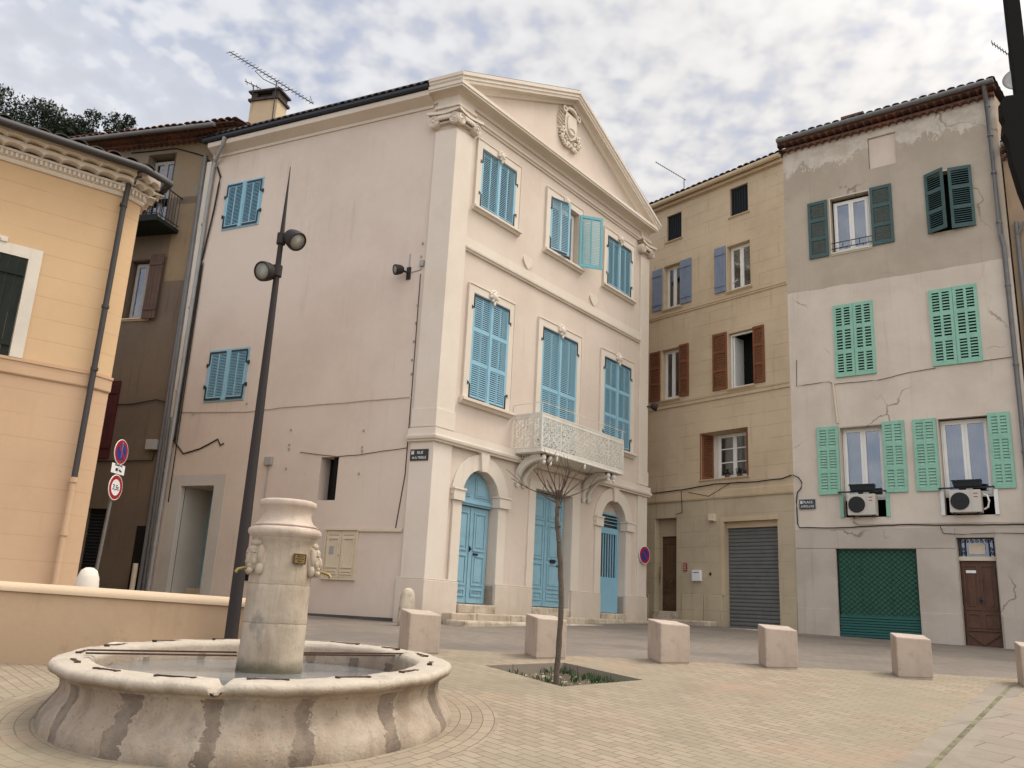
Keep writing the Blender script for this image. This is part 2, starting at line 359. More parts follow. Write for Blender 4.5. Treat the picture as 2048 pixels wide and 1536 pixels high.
M['slab'] = ground_mat('pale_border_slab', 54, .9, 3, (.245, .205, .155), (.215, .18, .14), (.09, .07, .05), .006, (.23, .20, .14), (.28, .22, .165), .6, .3)
M['asphalt'] = stone('dark_asphalt', (.06, .055, .05), (.045, .04, .038), (.02, .018, .017), 3, .6, .8)
M['earth'] = stone('far_ground', (.2, .17, .12), (.15, .13, .09), (.08, .07, .05), .3)
def fount_mat():
    h = nodes('old_fountain_limestone'); s = list(h.sep()); s[2] = h.mth('SUBTRACT', h.mth('SUBTRACT', s[2], h.mth('MULTIPLY', s[1], .041)), h.mth('MULTIPLY', s[0], .011))
    c, c2, dark = (.46, .375, .285), (.28, .215, .155), (.09, .066, .045)
    an = h.mth('DIVIDE', h.mth('ARCTAN2', h.mth('DIVIDE', s[1], 1.78), h.mth('DIVIDE', s[0], 1.5)), 2*pi/15)
    wv = h.mth('MULTIPLY', h.mth('SUBTRACT', h.noise(1.6, 6, .65), .5), .55)
    fr = h.mth('ABSOLUTE', h.mth('SUBTRACT', h.mth('FRACT', h.mth('ADD', an, wv)), .5))
    width = h.mth('MULTIPLY_ADD', h.noise(3.4, 6, .75), .42, -.115)
    below = h.mth('LESS_THAN', s[2], -.1)
    joint = h.mth('MULTIPLY', h.mth('LESS_THAN', fr, width), below)
    n1 = h.ramp(h.noise(1.9, 5, .65), .38, .62); n2 = h.ramp(h.noise(6, 6, .72), .45, .7); n3 = h.noise(48, 4, .7)
    wn = h.N.new('ShaderNodeTexWhiteNoise'); wn.noise_dimensions = '1D'; h.L.new(h.mth('FLOOR', h.mth('ADD', an, h.mth('ADD', wv, .5))), wn.inputs['W'])
    c = h.mix(wn.outputs['Value'], (.385, .32, .24), (.32, .255, .195))
    col = h.mix(h.mth('MULTIPLY', n1, .8), c, c2); col = h.mix(h.mth('MULTIPLY', n2, .35), col, (.24, .18, .13))
    st = h.ramp(h.noise(1, 5, .6, h.mapping((4.5, 4.5, 1.0))), .5, .68)
    col = h.mix(h.mth('MULTIPLY', st, .55), col, (.20, .145, .10))
    gy = h.ramp(h.noise(1, 5, .65, h.mapping((3, 3, 1.6), (0, 0, 0), (5, 2, 1))), .54, .68)
    col = h.mix(h.mth('MULTIPLY', gy, .5), col, (.15, .135, .115))
    col = h.mix(h.mth('MULTIPLY', h.mth('MULTIPLY', h.ramp(n3, .62, .72), .5), h.ramp(h.noise(2.1, 3), .48, .62)), col, dark)
    vp = h.N.new('ShaderNodeTexVoronoi'); vp.inputs['Scale'].default_value = 55; h.L.new(h.co, vp.inputs['Vector'])
    pit_ = h.mth('MULTIPLY', h.mth('LESS_THAN', vp.outputs['Distance'], .17), h.ramp(h.noise(4.2, 4), .54, .66))
    col = h.mix(h.mth('MULTIPLY', pit_, .3), col, dark)
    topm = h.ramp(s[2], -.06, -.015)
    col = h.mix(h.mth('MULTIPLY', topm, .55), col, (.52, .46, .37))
    col = h.mix(h.mth('MULTIPLY', h.ramp(h.noise(3.5, 6, .7), .56, .7), .55), col, (.26, .23, .19))
    jc = h.mix(h.ramp(h.noise(9, 4), .4, .6), (.20, .155, .115), (.15, .115, .088))
    col = h.mix(h.mth('MULTIPLY', joint, .92), col, jc)
    gr = h.ramp(h.noise(1.8, 5), .5, .62); low = h.ramp(s[2], -.6, -.38, 1, 0)
    col = h.mix(h.mth('MULTIPLY', h.mth('MULTIPLY', gr, low), .5), col, (.10, .085, .045))
    setc(h, col, .9, .2)
    h.bump(h.mth('SUBTRACT', h.mth('SUBTRACT', h.mth('ADD', h.noise(5, 5, .65), h.mth('MULTIPLY', n3, .5)), h.mth('MULTIPLY', h.ramp(n3, .6, .72), .35)), h.mth('MULTIPLY', joint, .8)), .75, .02)
    return h.m
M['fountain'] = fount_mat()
def water_mat():
    h = nodes('grey_water'); setc(h, h.mix(h.ramp(h.noise(1.5, 3), .4, .6), (.17, .18, .18), (.22, .23, .225)), .12, .6)
    h.bump(h.noise(6, 3), .06, .02); return h.m
M['water'] = water_mat()
def column_mat():
    h = nodes('streaked_column_limestone'); s = h.sep()
    n1 = h.ramp(h.noise(2.2, 5, .65), .38, .64); n3 = h.noise(38, 4, .7)
    col = h.mix(n1, (.41, .34, .255), (.32, .255, .185))
    st = h.ramp(h.noise(1, 5, .6, h.mapping((9, 9, .8))), .48, .66); col = h.mix(h.mth('MULTIPLY', st, .35), col, (.26, .205, .15))
    red = h.mth('MULTIPLY', h.ramp(h.noise(1, 3, .6, h.mapping((5, 5, 1.1), (0, 0, 0), (1, 4, 2))), .52, .66), h.ramp(s[2], -.1, .45, 1, .2)); col = h.mix(h.mth('MULTIPLY', red, .6), col, (.24, .145, .10))
    gy = h.ramp(h.noise(4.5, 5, .65, h.mapping((1, 1, .7), (0, 0, 0), (3, 3, 3))), .54, .68); col = h.mix(h.mth('MULTIPLY', gy, .6), col, (.16, .145, .13))
    low = h.ramp(h.mth('ADD', s[2], h.mth('MULTIPLY', h.noise(7, 4), .12)), -.05, .06, 1, 0); col = h.mix(h.mth('MULTIPLY', low, .8), col, (.06, .055, .03))
    jn = h.mth('LESS_THAN', h.mth('ABSOLUTE', h.mth('SUBTRACT', h.mth('ADD', s[2], h.mth('MULTIPLY', h.noise(9, 3), .02)), .265)), .004); jn2 = h.mth('LESS_THAN', h.mth('ABSOLUTE', h.mth('SUBTRACT', h.mth('ADD', s[2], h.mth('MULTIPLY', h.noise(9, 3), .02)), .565)), .003)
    col = h.mix(h.mth('MULTIPLY', h.mth('MAXIMUM', jn, jn2), .5), col, (.12, .09, .07))
    col = h.mix(h.mth('MULTIPLY', h.ramp(n3, .62, .7), .45), col, (.12, .09, .065))
    setc(h, col, .9, .2)
    ch = h.noise(1, 2, .5, h.mapping((70, 70, 2.5)))
    h.bump(h.mth('ADD', h.mth('ADD', h.mth('MULTIPLY', ch, .45), h.noise(7, 5, .6)), h.mth('MULTIPLY', n3, .3)), .6, .015); return h.m
M['column'] = column_mat()
M['column_top'] = stone('column_cap_limestone', (.50, .41, .33), (.43, .345, .275), (.26, .19, .14), 1.6, .35, .3)

# ------------------------------------------------------------------ mesh builder
WM = {}     # object name -> world matrix
def frame(ox, oy, az, z=0):
    a = R(az); m = Matrix.Identity(4)
    m[0][0], m[1][0] = sin(a), cos(a); m[0][1], m[1][1] = -cos(a), sin(a)
    m[0][3], m[1][3], m[2][3] = ox, oy, z
    return m
class MB:
    def __init__(s, Mx=None): s.v = []; s.f = []; s.M = Mx or Matrix.Identity(4)
    def add(s, vs, fs):
        n = len(s.v); s.v += [s.M @ Vector(v) for v in vs]; s.f += [tuple(i+n for i in f) for f in fs]
    def box(s, x0, x1, y0, y1, z0, z1):
        s.add([(x0, y0, z0), (x1, y0, z0), (x1, y1, z0), (x0, y1, z0), (x0, y0, z1), (x1, y0, z1), (x1, y1, z1), (x0, y1, z1)],
              [(3, 2, 1, 0), (4, 5, 6, 7), (0, 1, 5, 4), (1, 2, 6, 5), (2, 3, 7, 6), (3, 0, 4, 7)])
    def quad(s, *p): s.add(list(p), [tuple(range(len(p)))])
    def prism_y(s, pts, y0, y1):        # polygon in x,z extruded in y
        n = len(pts); s.add([(x, y0, z) for x, z in pts]+[(x, y1, z) for x, z in pts],
                            [tuple(range(n)), tuple(range(2*n-1, n-1, -1))]+[(i, n+i, n+(i+1) % n, (i+1) % n) for i in range(n)])
    def prism_x(s, pts, x0, x1):        # profile in y,z extruded along x
        n = len(pts); s.add([(x0, y, z) for y, z in pts]+[(x1, y, z) for y, z in pts],
                            [tuple(range(n)), tuple(range(2*n-1, n-1, -1))]+[(i, n+i, n+(i+1) % n, (i+1) % n) for i in range(n)])
    def prism_z(s, pts, z0, z1):
        n = len(pts); s.add([(x, y, z0) for x, y in pts]+[(x, y, z1) for x, y in pts],
                            [tuple(range(n-1, -1, -1)), tuple(range(n, 2*n))]+[(i, (i+1) % n, n+(i+1) % n, n+i) for i in range(n)])
    def sweep(s, prof, P0, P1, up=(0, 0, 1), out=(0, -1, 0)):   # profile (o,h) along P0->P1
        P0, P1, up, out = map(Vector, (P0, P1, up, out)); n = len(prof)
        vs = [P0+out*o+up*h for o, h in prof]+[P1+out*o+up*h for o, h in prof]
        s.add(vs, [tuple(range(n)), tuple(range(2*n-1, n-1, -1))]+[(i, n+i, n+(i+1) % n, (i+1) % n) for i in range(n)])
    def tube(s, pts, r, seg=8, r1=None, cap=True):
        pts = [Vector(p) for p in pts]; n = len(pts)
        rs = r if isinstance(r, (list, tuple)) else [r+(((r1 if r1 is not None else r)-r)*i/max(1, n-1)) for i in range(n)]
        vs = []; ref = None
        for i, p in enumerate(pts):
            d = (pts[min(i+1, n-1)]-pts[max(i-1, 0)]).normalized()
            if ref is None:
                ref = Vector((0, 0, 1)) if abs(d.z) < .9 else Vector((1, 0, 0))
            a = d.cross(ref)
            if a.length < 1e-4: a = d.orthogonal()
            a.normalize(); b = d.cross(a); ref = -b if False else ref
            for k in range(seg):
                t = 2*pi*k/seg; vs.append(p+a*cos(t)*rs[i]+b*sin(t)*rs[i])
        fs = [(i*seg+k, i*seg+(k+1) % seg, (i+1)*seg+(k+1) % seg, (i+1)*seg+k) for i in range(n-1) for k in range(seg)]
        if cap: fs += [tuple(range(seg-1, -1, -1)), tuple(range((n-1)*seg, n*seg))]
        s.add(vs, fs)
    def lathe(s, prof, cx=0, cy=0, seg=32, cz=0):
        vs = []; n = len(prof)
        for r, z in prof:
            for k in range(seg):
                t = 2*pi*k/seg; vs.append((cx+r*cos(t), cy+r*sin(t), cz+z))
        fs = [(i*seg+k, i*seg+(k+1) % seg, (i+1)*seg+(k+1) % seg, (i+1)*seg+k) for i in range(n-1) for k in range(seg)]
        fs += [tuple(range(seg-1, -1, -1)), tuple(range((n-1)*seg, n*seg))]
        s.add(vs, fs)
    def disc_y(s, x, z, r, y0, y1, seg=24, rz=None):
        s.prism_y([(x+r*cos(2*pi*k/seg), z+(rz or r)*sin(2*pi*k/seg)) for k in range(seg)], y0, y1)
    def ring_y(s, x, z, r0, r1, y0, y1, seg=10, a0=0, a1=2*pi):
        full = abs(a1-a0-2*pi) < 1e-6; n = seg if full else seg+1
        vs = []
        for k in range(n):
            t = a0+(a1-a0)*k/seg
            for rr in (r0, r1):
                for y in (y0, y1): vs.append((x+rr*cos(t), y, z+rr*sin(t)))
        fs = []
        for k in range(seg):
            a = 4*k; b = 4*((k+1) % n)
            fs += [(a, b, b+2, a+2), (a+1, a+3, b+3, b+1), (a, a+1, b+1, b), (a+2, b+2, b+3, a+3)]
        if not full: fs += [(0, 2, 3, 1), (4*seg, 4*seg+1, 4*seg+3, 4*seg+2)]
        s.add(vs, fs)
    def ball(s, c, rx, ry=None, rz=None, seg=8, rings=5):
        ry = ry or rx; rz = rz or rx; vs = [(c[0], c[1], c[2]-rz)]
        for i in range(1, rings):
            t = -pi/2+pi*i/rings
            for k in range(seg): vs.append((c[0]+rx*cos(t)*cos(2*pi*k/seg), c[1]+ry*cos(t)*sin(2*pi*k/seg), c[2]+rz*sin(t)))
        vs.append((c[0], c[1], c[2]+rz)); n = len(vs)-1
        fs = [(0, 1+(k+1) % seg, 1+k) for k in range(seg)]
        for i in range(rings-2):
            fs += [(1+i*seg+k, 1+i*seg+(k+1) % seg, 1+(i+1)*seg+(k+1) % seg, 1+(i+1)*seg+k) for k in range(seg)]
        fs += [(n, 1+(rings-2)*seg+k, 1+(rings-2)*seg+(k+1) % seg) for k in range(seg)]
        s.add(vs, fs)
    def build(s, name, mat, parent=None, smooth=False, bevel=0, auto=None, **kw):
        me = bpy.data.meshes.new(name)
        ob = bpy.data.objects.new(name, me); COL.objects.link(ob)
        if parent is not None:
            ob.parent = parent; wm = WM[parent.name]
        elif 'at' in kw:
            wm = Matrix.Translation(Vector(kw['at'])); ob.matrix_world = wm
        else: wm = Matrix.Identity(4)
        WM[ob.name] = wm
        inv = wm.inverted()
        me.from_pydata([tuple(inv @ v) for v in s.v], [], s.f)
        me.update()
        bm = bmesh.new(); bm.from_mesh(me); bmesh.ops.recalc_face_normals(bm, faces=bm.faces); bm.to_mesh(me); bm.free()
        if smooth: me.shade_smooth()
        if auto is not None:
            me.shade_smooth(); me.set_sharp_from_angle(angle=R(auto))
        me.materials.append(M[mat] if isinstance(mat, str) else mat)
        if bevel:
            bv = ob.modifiers.new('bevel', 'BEVEL'); bv.width = bevel; bv.segments = 2; bv.limit_method = 'ANGLE'
        if 'label' in kw: tag(ob, kw['label'], kw.get('cat'), kw.get('group'), kw.get('kind'))
        if 'kind' in kw: ob['kind'] = kw['kind']
        return ob
def tag(o, label, cat, group=None, kind=None):
    o['label'] = label
    if cat: o['category'] = cat
    if group: o['group'] = group
    if kind: o['kind'] = kind
    return o
def thing(name, label, cat, mx, group=None):
    o = bpy.data.objects.new(name, None); COL.objects.link(o); o.matrix_world = mx; o.empty_display_size = .2
    WM[o.name] = mx
    return tag(o, label, cat, group)
def copy_tree(o, mx, label):
    c = o.copy(); COL.objects.link(c); c.matrix_world = mx; c['label'] = label; WM[c.name] = mx
    def rec(src, dst):
        for ch in src.children:
            d = ch.copy(); COL.objects.link(d); d.parent = dst; rec(ch, d)
    rec(o, c); return c
def text_mb(mb, txt, x, z, h, y, align='CENTER', depth=.002, sx=1.0):
    cu = bpy.data.curves.new('t', 'FONT'); cu.body = txt; cu.size = h/.7; cu.align_x = align; cu.extrude = depth
    to = bpy.data.objects.new('t', cu); COL.objects.link(to)
    dg = bpy.context.evaluated_depsgraph_get(); me = bpy.data.meshes.new_from_object(to.evaluated_get(dg))
    mb.add([(x+v.co.x*sx, y-v.co.z, z+v.co.y) for v in me.vertices], [tuple(p.vertices) for p in me.polygons])
    bpy.data.objects.remove(to); bpy.data.curves.remove(cu); bpy.data.meshes.remove(me)

# ------------------------------------------------------------------ facade kit
def wall_face(mb, x0, x1, z0, z1, holes, y=0.0):
    """wall sheet with rectangular openings; holes = (x0,x1,z0,z1,depth)"""
    xs = sorted({x0, x1, *[h[0] for h in holes], *[h[1] for h in holes]}); zs = sorted({z0, z1, *[h[2] for h in holes], *[h[3] for h in holes]})
    xs = [x for x in xs if x0-1e-6 <= x <= x1+1e-6]; zs = [z for z in zs if z0-1e-6 <= z <= z1+1e-6]
    for a, b in zip(xs, xs[1:]):
        for c, d in zip(zs, zs[1:]):
            mx, mz = (a+b)/2, (c+d)/2
            if any(h[0] < mx < h[1] and h[2] < mz < h[3] for h in holes): continue
            mb.quad((a, y, c), (b, y, c), (b, y, d), (a, y, d))
    for h in holes:
        a, b, c, d, t = h
        mb.quad((a, y, c), (a, y, d), (a, y+t, d), (a, y+t, c)); mb.quad((b, y, c), (b, y+t, c), (b, y+t, d), (b, y, d))
        mb.quad((a, y, d), (b, y, d), (b, y+t, d), (a, y+t, d))
        if c > z0+1e-4: mb.quad((a, y, c), (a, y+t, c), (b, y+t, c), (b, y, c))
def body(mb, pts, z0, z1, skip=()):
    """other walls of a building: plan polygon in world xy, edges listed in skip left out"""
    n = len(pts)
    for i in range(n):
        if i in skip: continue
        a, b = pts[i], pts[(i+1) % n]
        mb.quad((a[0], a[1], z0), (b[0], b[1], z0), (b[0], b[1], z1), (a[0], a[1], z1))
def leaf(fr, x0, x1, z0, z1, y=-.045, t=.035, rails=(), cols=1, stile=.06, pitch=.044, cover=.78):
    """a louvred shutter leaf standing in front of plane y; returns MB"""
    mb = MB(fr); ya, yb = y, y+t
    mb.box(x0, x0+stile, ya, yb, z0, z1); mb.box(x1-stile, x1, ya, yb, z0, z1)
    zz = [z0]+[z0+(z1-z0)*r for r in rails]+[z1]
    rh = stile*1.25
    mb.box(x0+stile, x1-stile, ya, yb, z0, z0+rh); mb.box(x0+stile, x1-stile, ya, yb, z1-rh, z1)
    for z in zz[1:-1]: mb.box(x0+stile, x1-stile, ya, yb, z-rh/2, z+rh/2)
    xs = [x0+stile]+[x0+stile+(x1-x0-2*stile)*k/cols for k in range(1, cols)]+[x1-stile]
    for k in range(1, cols): mb.box(xs[k]-.014, xs[k]+.014, ya, yb-.004, z0+rh, z1-rh)
    for a, b in zip(zz, zz[1:]):
        lo = a+(rh if a == z0 else rh/2); hi = b-(rh if b == z1 else rh/2)
        n = max(1, int((hi-lo)/pitch)); p = (hi-lo)/n
        for i in range(n):
            zc = lo+p*i
            mb.add([(x0+stile, ya+.003, zc+.002), (x1-stile, ya+.003, zc+.002), (x1-stile, yb-.006, zc+p*cover), (x0+stile, yb-.006, zc+p*cover),
                    (x0+stile, ya+.003, zc+.009), (x1-stile, ya+.003, zc+.009), (x1-stile, yb-.006, zc+p*cover+.007), (x0+stile, yb-.006, zc+p*cover+.007)],
                   [(0, 1, 2, 3), (7, 6, 5, 4), (0, 4, 5, 1), (2, 6, 7, 3)])
    return mb
def plank_leaf(fr, x0, x1, z0, z1, y=-.045, t=.035, n=5, bars=(.15, .85)):
    mb = MB(fr); w = (x1-x0)/n
    for i in range(n): mb.box(x0+w*i+.003, x0+w*(i+1)-.003, y, y+t, z0, z1)
    for b in bars:
        z = z0+(z1-z0)*b; mb.box(x0+.01, x1-.01, y-.02, y-.001, z-.04, z+.04)
    return mb
def slotted_leaf(fr, x0, x1, z0, z1, y=-.045, t=.035, rows=3, per=8, cols=2, cover=.38):
    """solid looking leaf pierced by short horizontal slots between angled slats"""
    mb = leaf(fr, x0, x1, z0, z1, y, t, [i/rows for i in range(1, rows)], cols, stile=.07, pitch=(z1-z0)/rows/(per+1.0), cover=cover+.14)
    for k in range(1, cols):
        xc = x0+.07+(x1-x0-.14)*k/cols; mb.box(xc-.03, xc+.03, y-.0015, y+t-.004, z0+.09, z1-.09)
    return mb
def sash(fr, parent, x0, x1, z0, z1, y, fm='white', leaves=2, fwid=.06, transoms=(), curtain=None, glassm='glass', dark=True):
    """a casement: frame (part is parent), panes and dark room behind"""
    mb = MB(fr)
    mb.box(x0, x0+fwid*.6, y, y+.06, z0, z1); mb.box(x1-fwid*.6, x1, y, y+.06, z0, z1)
    mb.box(x0+fwid*.6, x1-fwid*.6, y, y+.06, z0, z0+fwid*.7); mb.box(x0+fwid*.6, x1-fwid*.6, y, y+.06, z1-fwid*.6, z1)
    a, b = x0+fwid*.6, x1-fwid*.6; w = (b-a)/leaves; zlo, zhi = z0+fwid*.7, z1-fwid*.6
    for i in range(leaves):
        l, r = a+w*i, a+w*(i+1)
        mb.box(l+.002, l+fwid, y-.012, y+.04, zlo+.002, zhi-.002); mb.box(r-fwid, r-.002, y-.012, y+.04, zlo+.002, zhi-.002)
        mb.box(l+fwid, r-fwid, y-.012, y+.04, zlo+.002, zlo+fwid*1.2); mb.box(l+fwid, r-fwid, y-.012, y+.04, zhi-fwid, zhi-.002)
        for tz in transoms:
            z = zlo+(zhi-zlo)*tz; mb.box(l+fwid, r-fwid, y-.008, y+.03, z-.014, z+.014)
    fo = mb.build('window_frame', fm, parent)
    for i in range(leaves):
        l, r = a+w*i+fwid, a+w*(i+1)-fwid
        g = MB(fr); g.box(l, r, y+.012, y+.018, zlo+fwid*1.2, zhi-fwid); g.build('pane', glassm, parent)
    if curtain:
        for (cx0, cx1) in curtain[1]:
            c = MB(fr); n = 26; xs = [cx0+(cx1-cx0)*k/n for k in range(n+1)]
            pts = [(x, y+.10+.018*sin(k*1.9)) for k, x in enumerate(xs)]
            for (p, q) in zip(pts, pts[1:]): c.quad((p[0], p[1], zlo), (q[0], q[1], zlo), (q[0], q[1], zhi), (p[0], p[1], zhi))
            c.build('curtain', curtain[0], parent)
    return fo
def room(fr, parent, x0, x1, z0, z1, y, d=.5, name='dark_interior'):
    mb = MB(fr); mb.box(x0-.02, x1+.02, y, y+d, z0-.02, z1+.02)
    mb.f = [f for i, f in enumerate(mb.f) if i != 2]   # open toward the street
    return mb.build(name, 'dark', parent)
def hinges(fr, parent, x0, x1, z0, z1, y, both=True):
    """black L shaped strap hinges round a closed pair of shutters"""
    w = (x1-x0)/2
    for s_, xe in (((1, x0), (-1, x1)) if both else ((1, x0),)):
        for top in (True, False):
            mb = MB(fr); zz = z1-.035 if top else z0+.03; zo = -1 if top else 1
            xa = xe+s_*.004; xb = xe+s_*w*.86
            mb.box(min(xa, xb), max(xa, xb), y-.014, y-.001, zz-.021, zz+.021)
            xa2 = xe+s_*.002; xb2 = xe+s_*.036; z2 = zz+zo*.30
            mb.box(min(xa2, xb2), max(xa2, xb2), y-.015, y-.001, min(zz+zo*.021, z2), max(zz+zo*.021, z2))
            xl = xe-s_*.06
            mb.box(min(xe, xl), max(xe, xl)+.0, y-.012, y+.02, min(z2-.012, z2+.012), max(z2-.012, z2+.03))
            mb.box(min(xl, xl+s_*.02), max(xl, xl+s_*.02), y-.016, y+.03, z2-.04, z2+.045)
            mb.build('hinge', 'black_iron', parent)
def blob_cluster(mb, cx, y, cz, w, h, n, seed, d=.05):
    rg = random.Random(seed)
    for i in range(n):
        a = rg.uniform(0, 2*pi); rr = math.sqrt(rg.random())
        x = cx+cos(a)*rr*w/2; z = cz+sin(a)*rr*h/2
        s = rg.uniform(.16, .34)*min(w, h)
        mb.ball((x, y-.01, z), s*rg.uniform(.5, 1), d*rg.uniform(.5, 1.1), s*rg.uniform(.5, 1), 7, 5)
def corrug(mb, P0, ex, es, nx, amp, up, seg=6, thick=.015, steps=1, sag=.03, jitter=0, seed=1):
    """half-round tile sheet: P0 corner, ex across, es up the slope, nx tiles"""
    P0, ex, es, up = Vector(P0), Vector(ex), Vector(es), Vector(up); rg = random.Random(seed)
    for i in range(nx):
        for j in range(steps):
            jz = rg.uniform(-jitter, jitter)
            a = P0+ex*(i/nx)+es*(j/steps); o = up*(jz); b = a+es*((1.12 if j < steps-1 else 1)/steps)
            vs = []
            for (q, lift, fac) in ((a-es.normalized()*.0, sag if j or True else 0, 1.0), (b, 0, .86)):
                for k in range(seg+1):
                    t = pi*k/seg; off = ex*((.5-.46*fac*cos(t))/nx); vs.append(q+off+up*(amp*sin(t)*fac+lift)+o)
                for k in range(seg+1):
                    t = pi*k/seg; off = ex*((.5-.38*fac*cos(t))/nx); vs.append(q+off+up*(max(0, amp*sin(t)*fac-thick)+lift)+o)
            m_ = seg+1; fs = []
            for k in range(seg):
                fs += [(k, k+1, 2*m_+k+1, 2*m_+k), (m_+k+1, m_+k, 3*m_+k, 3*m_+k+1), (k+1, k, m_+k, m_+k+1), (2*m_+k, 2*m_+k+1, 3*m_+k+1, 3*m_+k)]
            mb.add(vs, fs)
def scallops(mb, x0, x1, y0, y1, z, pitch, amp, seg=6):
    """downward arched row of tile ends jutting out from a wall"""
    n = max(1, round((x1-x0)/pitch)); p = (x1-x0)/n
    for i in range(n):
        xa = x0+p*i; top = []; bot = []
        for k in range(seg+1):
            t = pi*k/seg; x = xa+p*(.5-.5*cos(t)); bot.append((x, z-amp+amp*sin(t)*.95))
            top.append((x, z+.02))
        for k in range(seg):
            (xa1, zb1), (xa2, zb2) = bot[k], bot[k+1]
            mb.quad((xa1, y1, zb1), (xa2, y1, zb2), (xa2, y1, z+.02), (xa1, y1, z+.02))
            mb.quad((xa1, y1, zb1), (xa1, y0, zb1), (xa2, y0, zb2), (xa2, y1, zb2))
    mb.box(x0, x1, y1+.001, y0, z+.0205, z+.05)
def arch_pts(xc, zs, r, n=16, r2=None):
    return [(xc+r*cos(pi*k/n), zs+(r2 or r)*sin(pi*k/n)) for k in range(n+1)]
def zg(x, y):
    """height of the street beyond the bollards"""
    if y < 10.85: z = .0925*y
    elif y < 17: z = 1.0036+(y-10.85)/6.15*.16
    else: z = 1.1636+(y-17)*.028
    if y > 24: z += (y-24)*.06
    if x < -4.5 and y > 14: z += min(1, (-4.5-x)/3)*min(1, (y-14)/6)*.22
    return z

# ================================================================== MAIN HOUSE
CX, CY = -1.496, 16.934
FF = frame(CX, CY, 38.2); FS = frame(CX, CY, 116.1)
house = thing('corner_townhouse', 'pale pink corner house with triangular pediment, ivory pilasters and sky blue shutters', 'house', frame(CX, CY, 38.2, 1.1))
TOPZ = 12.5
W2 = [(.88, 2.14), (3.58, 4.86), (6.29, 7.56)]; W1 = [(.90, 2.16), (3.47, 4.97), (6.27, 7.64)]
def arch_fill(mb, x0, x1, z0, ztop, r, depth, n=14):
    xc = (x0+x1)/2; pts = arch_pts(xc, z0, r, n)
    for (xa, za), (xb, zb) in zip(pts, pts[1:]):
        mb.quad((xa, 0, za), (xb, 0, zb), (xb, 0, ztop), (xa, 0, ztop)); mb.quad((xa, 0, za), (xb, 0, zb), (xb, depth, zb), (xa, depth, za))
mb = MB(FF)
holes = [(a, b, 10.10, 11.56, .16) for a, b in W2] + [(W1[0][0], W1[0][1], 5.72, 8.1, .16), (W1[1][0], W1[1][1], 4.95, 8.1, .16), (W1[2][0], W1[2][1], 5.72, 8.1, .16)]
holes += [(.92, 2.12, 1.0, 4.31, .24), (3.46, 4.97, 1.0, 4.2, .24), (6.28, 7.5, 1.0, 4.36, .24)]
wall_face(mb, 0, 8.55, 1.0, TOPZ, holes)
arch_fill(mb, .92, 2.12, 3.70, 4.31, .6, .24); arch_fill(mb, 6.28, 7.5, 3.74, 4.36, .61, .24)
mb.prism_y([(0, 12.5), (8.55, 12.5), (8.55, 12.62), (4.33, 14.62), (.0, 12.62)], 0, .25)     # pediment field
mb.build('front_wall', 'cream', house)
mb = MB(FS)
sh = [(-6.5, -5.39, 10.22, 11.42, .10), (-6.28, -5.12, 5.84, 7.04, .10), (-2.73, -2.27, 3.51, 4.42, .34), (-6.62, -5.62, 1.0, 3.87, 1.0)]
wall_face(mb, -7.1, 0, 1.0, TOPZ, sh)
mb.build('side_wall', 'cream', house)
# rear volume
bk = [(FS @ Vector((-7.1, 0, 0))), (FS @ Vector((-7.1, 9.2, 0))), (FF @ Vector((8.55, 8.0, 0))), (FF @ Vector((8.55, 0, 0)))]
mb = MB(); body(mb, [(p.x, p.y) for p in bk], 1.0, TOPZ, skip=(3,)); mb.build('rear_wall', 'cream', house)
# pilasters and plinth
def pil(x0, x1):
    mb = MB(FF)
    mb.box(x0, x1, -.055, .02, 2.0, 11.62); mb.box(x0-.02, x1+.02, -.075, .02, 4.96, 5.34)
    mb.box(x0, x1, -.055, .02, 12.0, 12.55); mb.box(x0-.04, x1+.04, -.10, .0, 12.16, 12.23); return mb
pil(8.10, 8.59).build('pilaster', 'trim', house, bevel=.006)
mb = pil(-.04, .50)
mb.M = FS
mb.box(-.50, .043, -.055, .02, 2.0, 11.62); mb.box(-.52, .06, -.075, .02, 4.96, 5.34); mb.box(-.50, .043, -.056, .02, 12.0, 12.55); mb.box(-.54, .078, -.10, 0, 12.16, 12.23)
mb.build('pilaster', 'trim', house, bevel=.006)
for x0, x1 in ((-.055, .92), (2.12, 3.44), (4.99, 6.28), (7.50, 8.62)):
    mb = MB(FF); mb.box(x0, x1, -.075, .235, 1.0, 1.98); mb.box(x0, x1, -.060, .235, 1.98, 2.01)
    if x0 < 0: mb.M = FS; mb.box(-.58, .06, -.0752, .02, 1.0, 1.98); mb.box(-.58, .05, -.06, .02, 1.98, 2.01)
    mb.build('plinth', 'plinth', house, bevel=.012)
# string courses
SC = [(0, 0), (.05, 0), (.055, .03), (.09, .05), (.10, .09), (.10, .115), (.06, .13), (.06, .26), (0, .28)]
mb = MB(FF); MI = .81
def msweep(mb, prof, x0, x1, z, m0=0.0, m1=0.0):
    n = len(prof)
    mb.add([(x0-o*m0, -o, z+h_) for o, h_ in prof]+[(x1+o*m1, -o, z+h_) for o, h_ in prof],
           [tuple(range(n)), tuple(range(2*n-1, n-1, -1))]+[(i, n+i, n+(i+1) % n, (i+1) % n) for i in range(n)])
P055 = [(o+.055, h_) for o, h_ in SC]
msweep(mb, P055, 0, 8.6, 4.66, MI, .6); mb.M = FS; msweep(mb, P055, -.55, 0, 4.66, 0, MI); mb.M = FF
mb.build('string_course', 'trim', house)
mb = MB(FF); S2 = [(0, 0), (.04, 0), (.045, .03), (.075, .05), (.08, .09), (.03, .10), (.03, .32), (0, .33)]
msweep(mb, S2, .50, 8.10, 8.96); mb.build('string_course', 'trim', house)
mb = MB(FF); S3 = [(0, 0), (.03, 0), (.035, .04), (.07, .06), (.08, .10), (0, .12)]
msweep(mb, S3, .54, 8.06, 12.06); mb.build('string_course', 'trim', house)
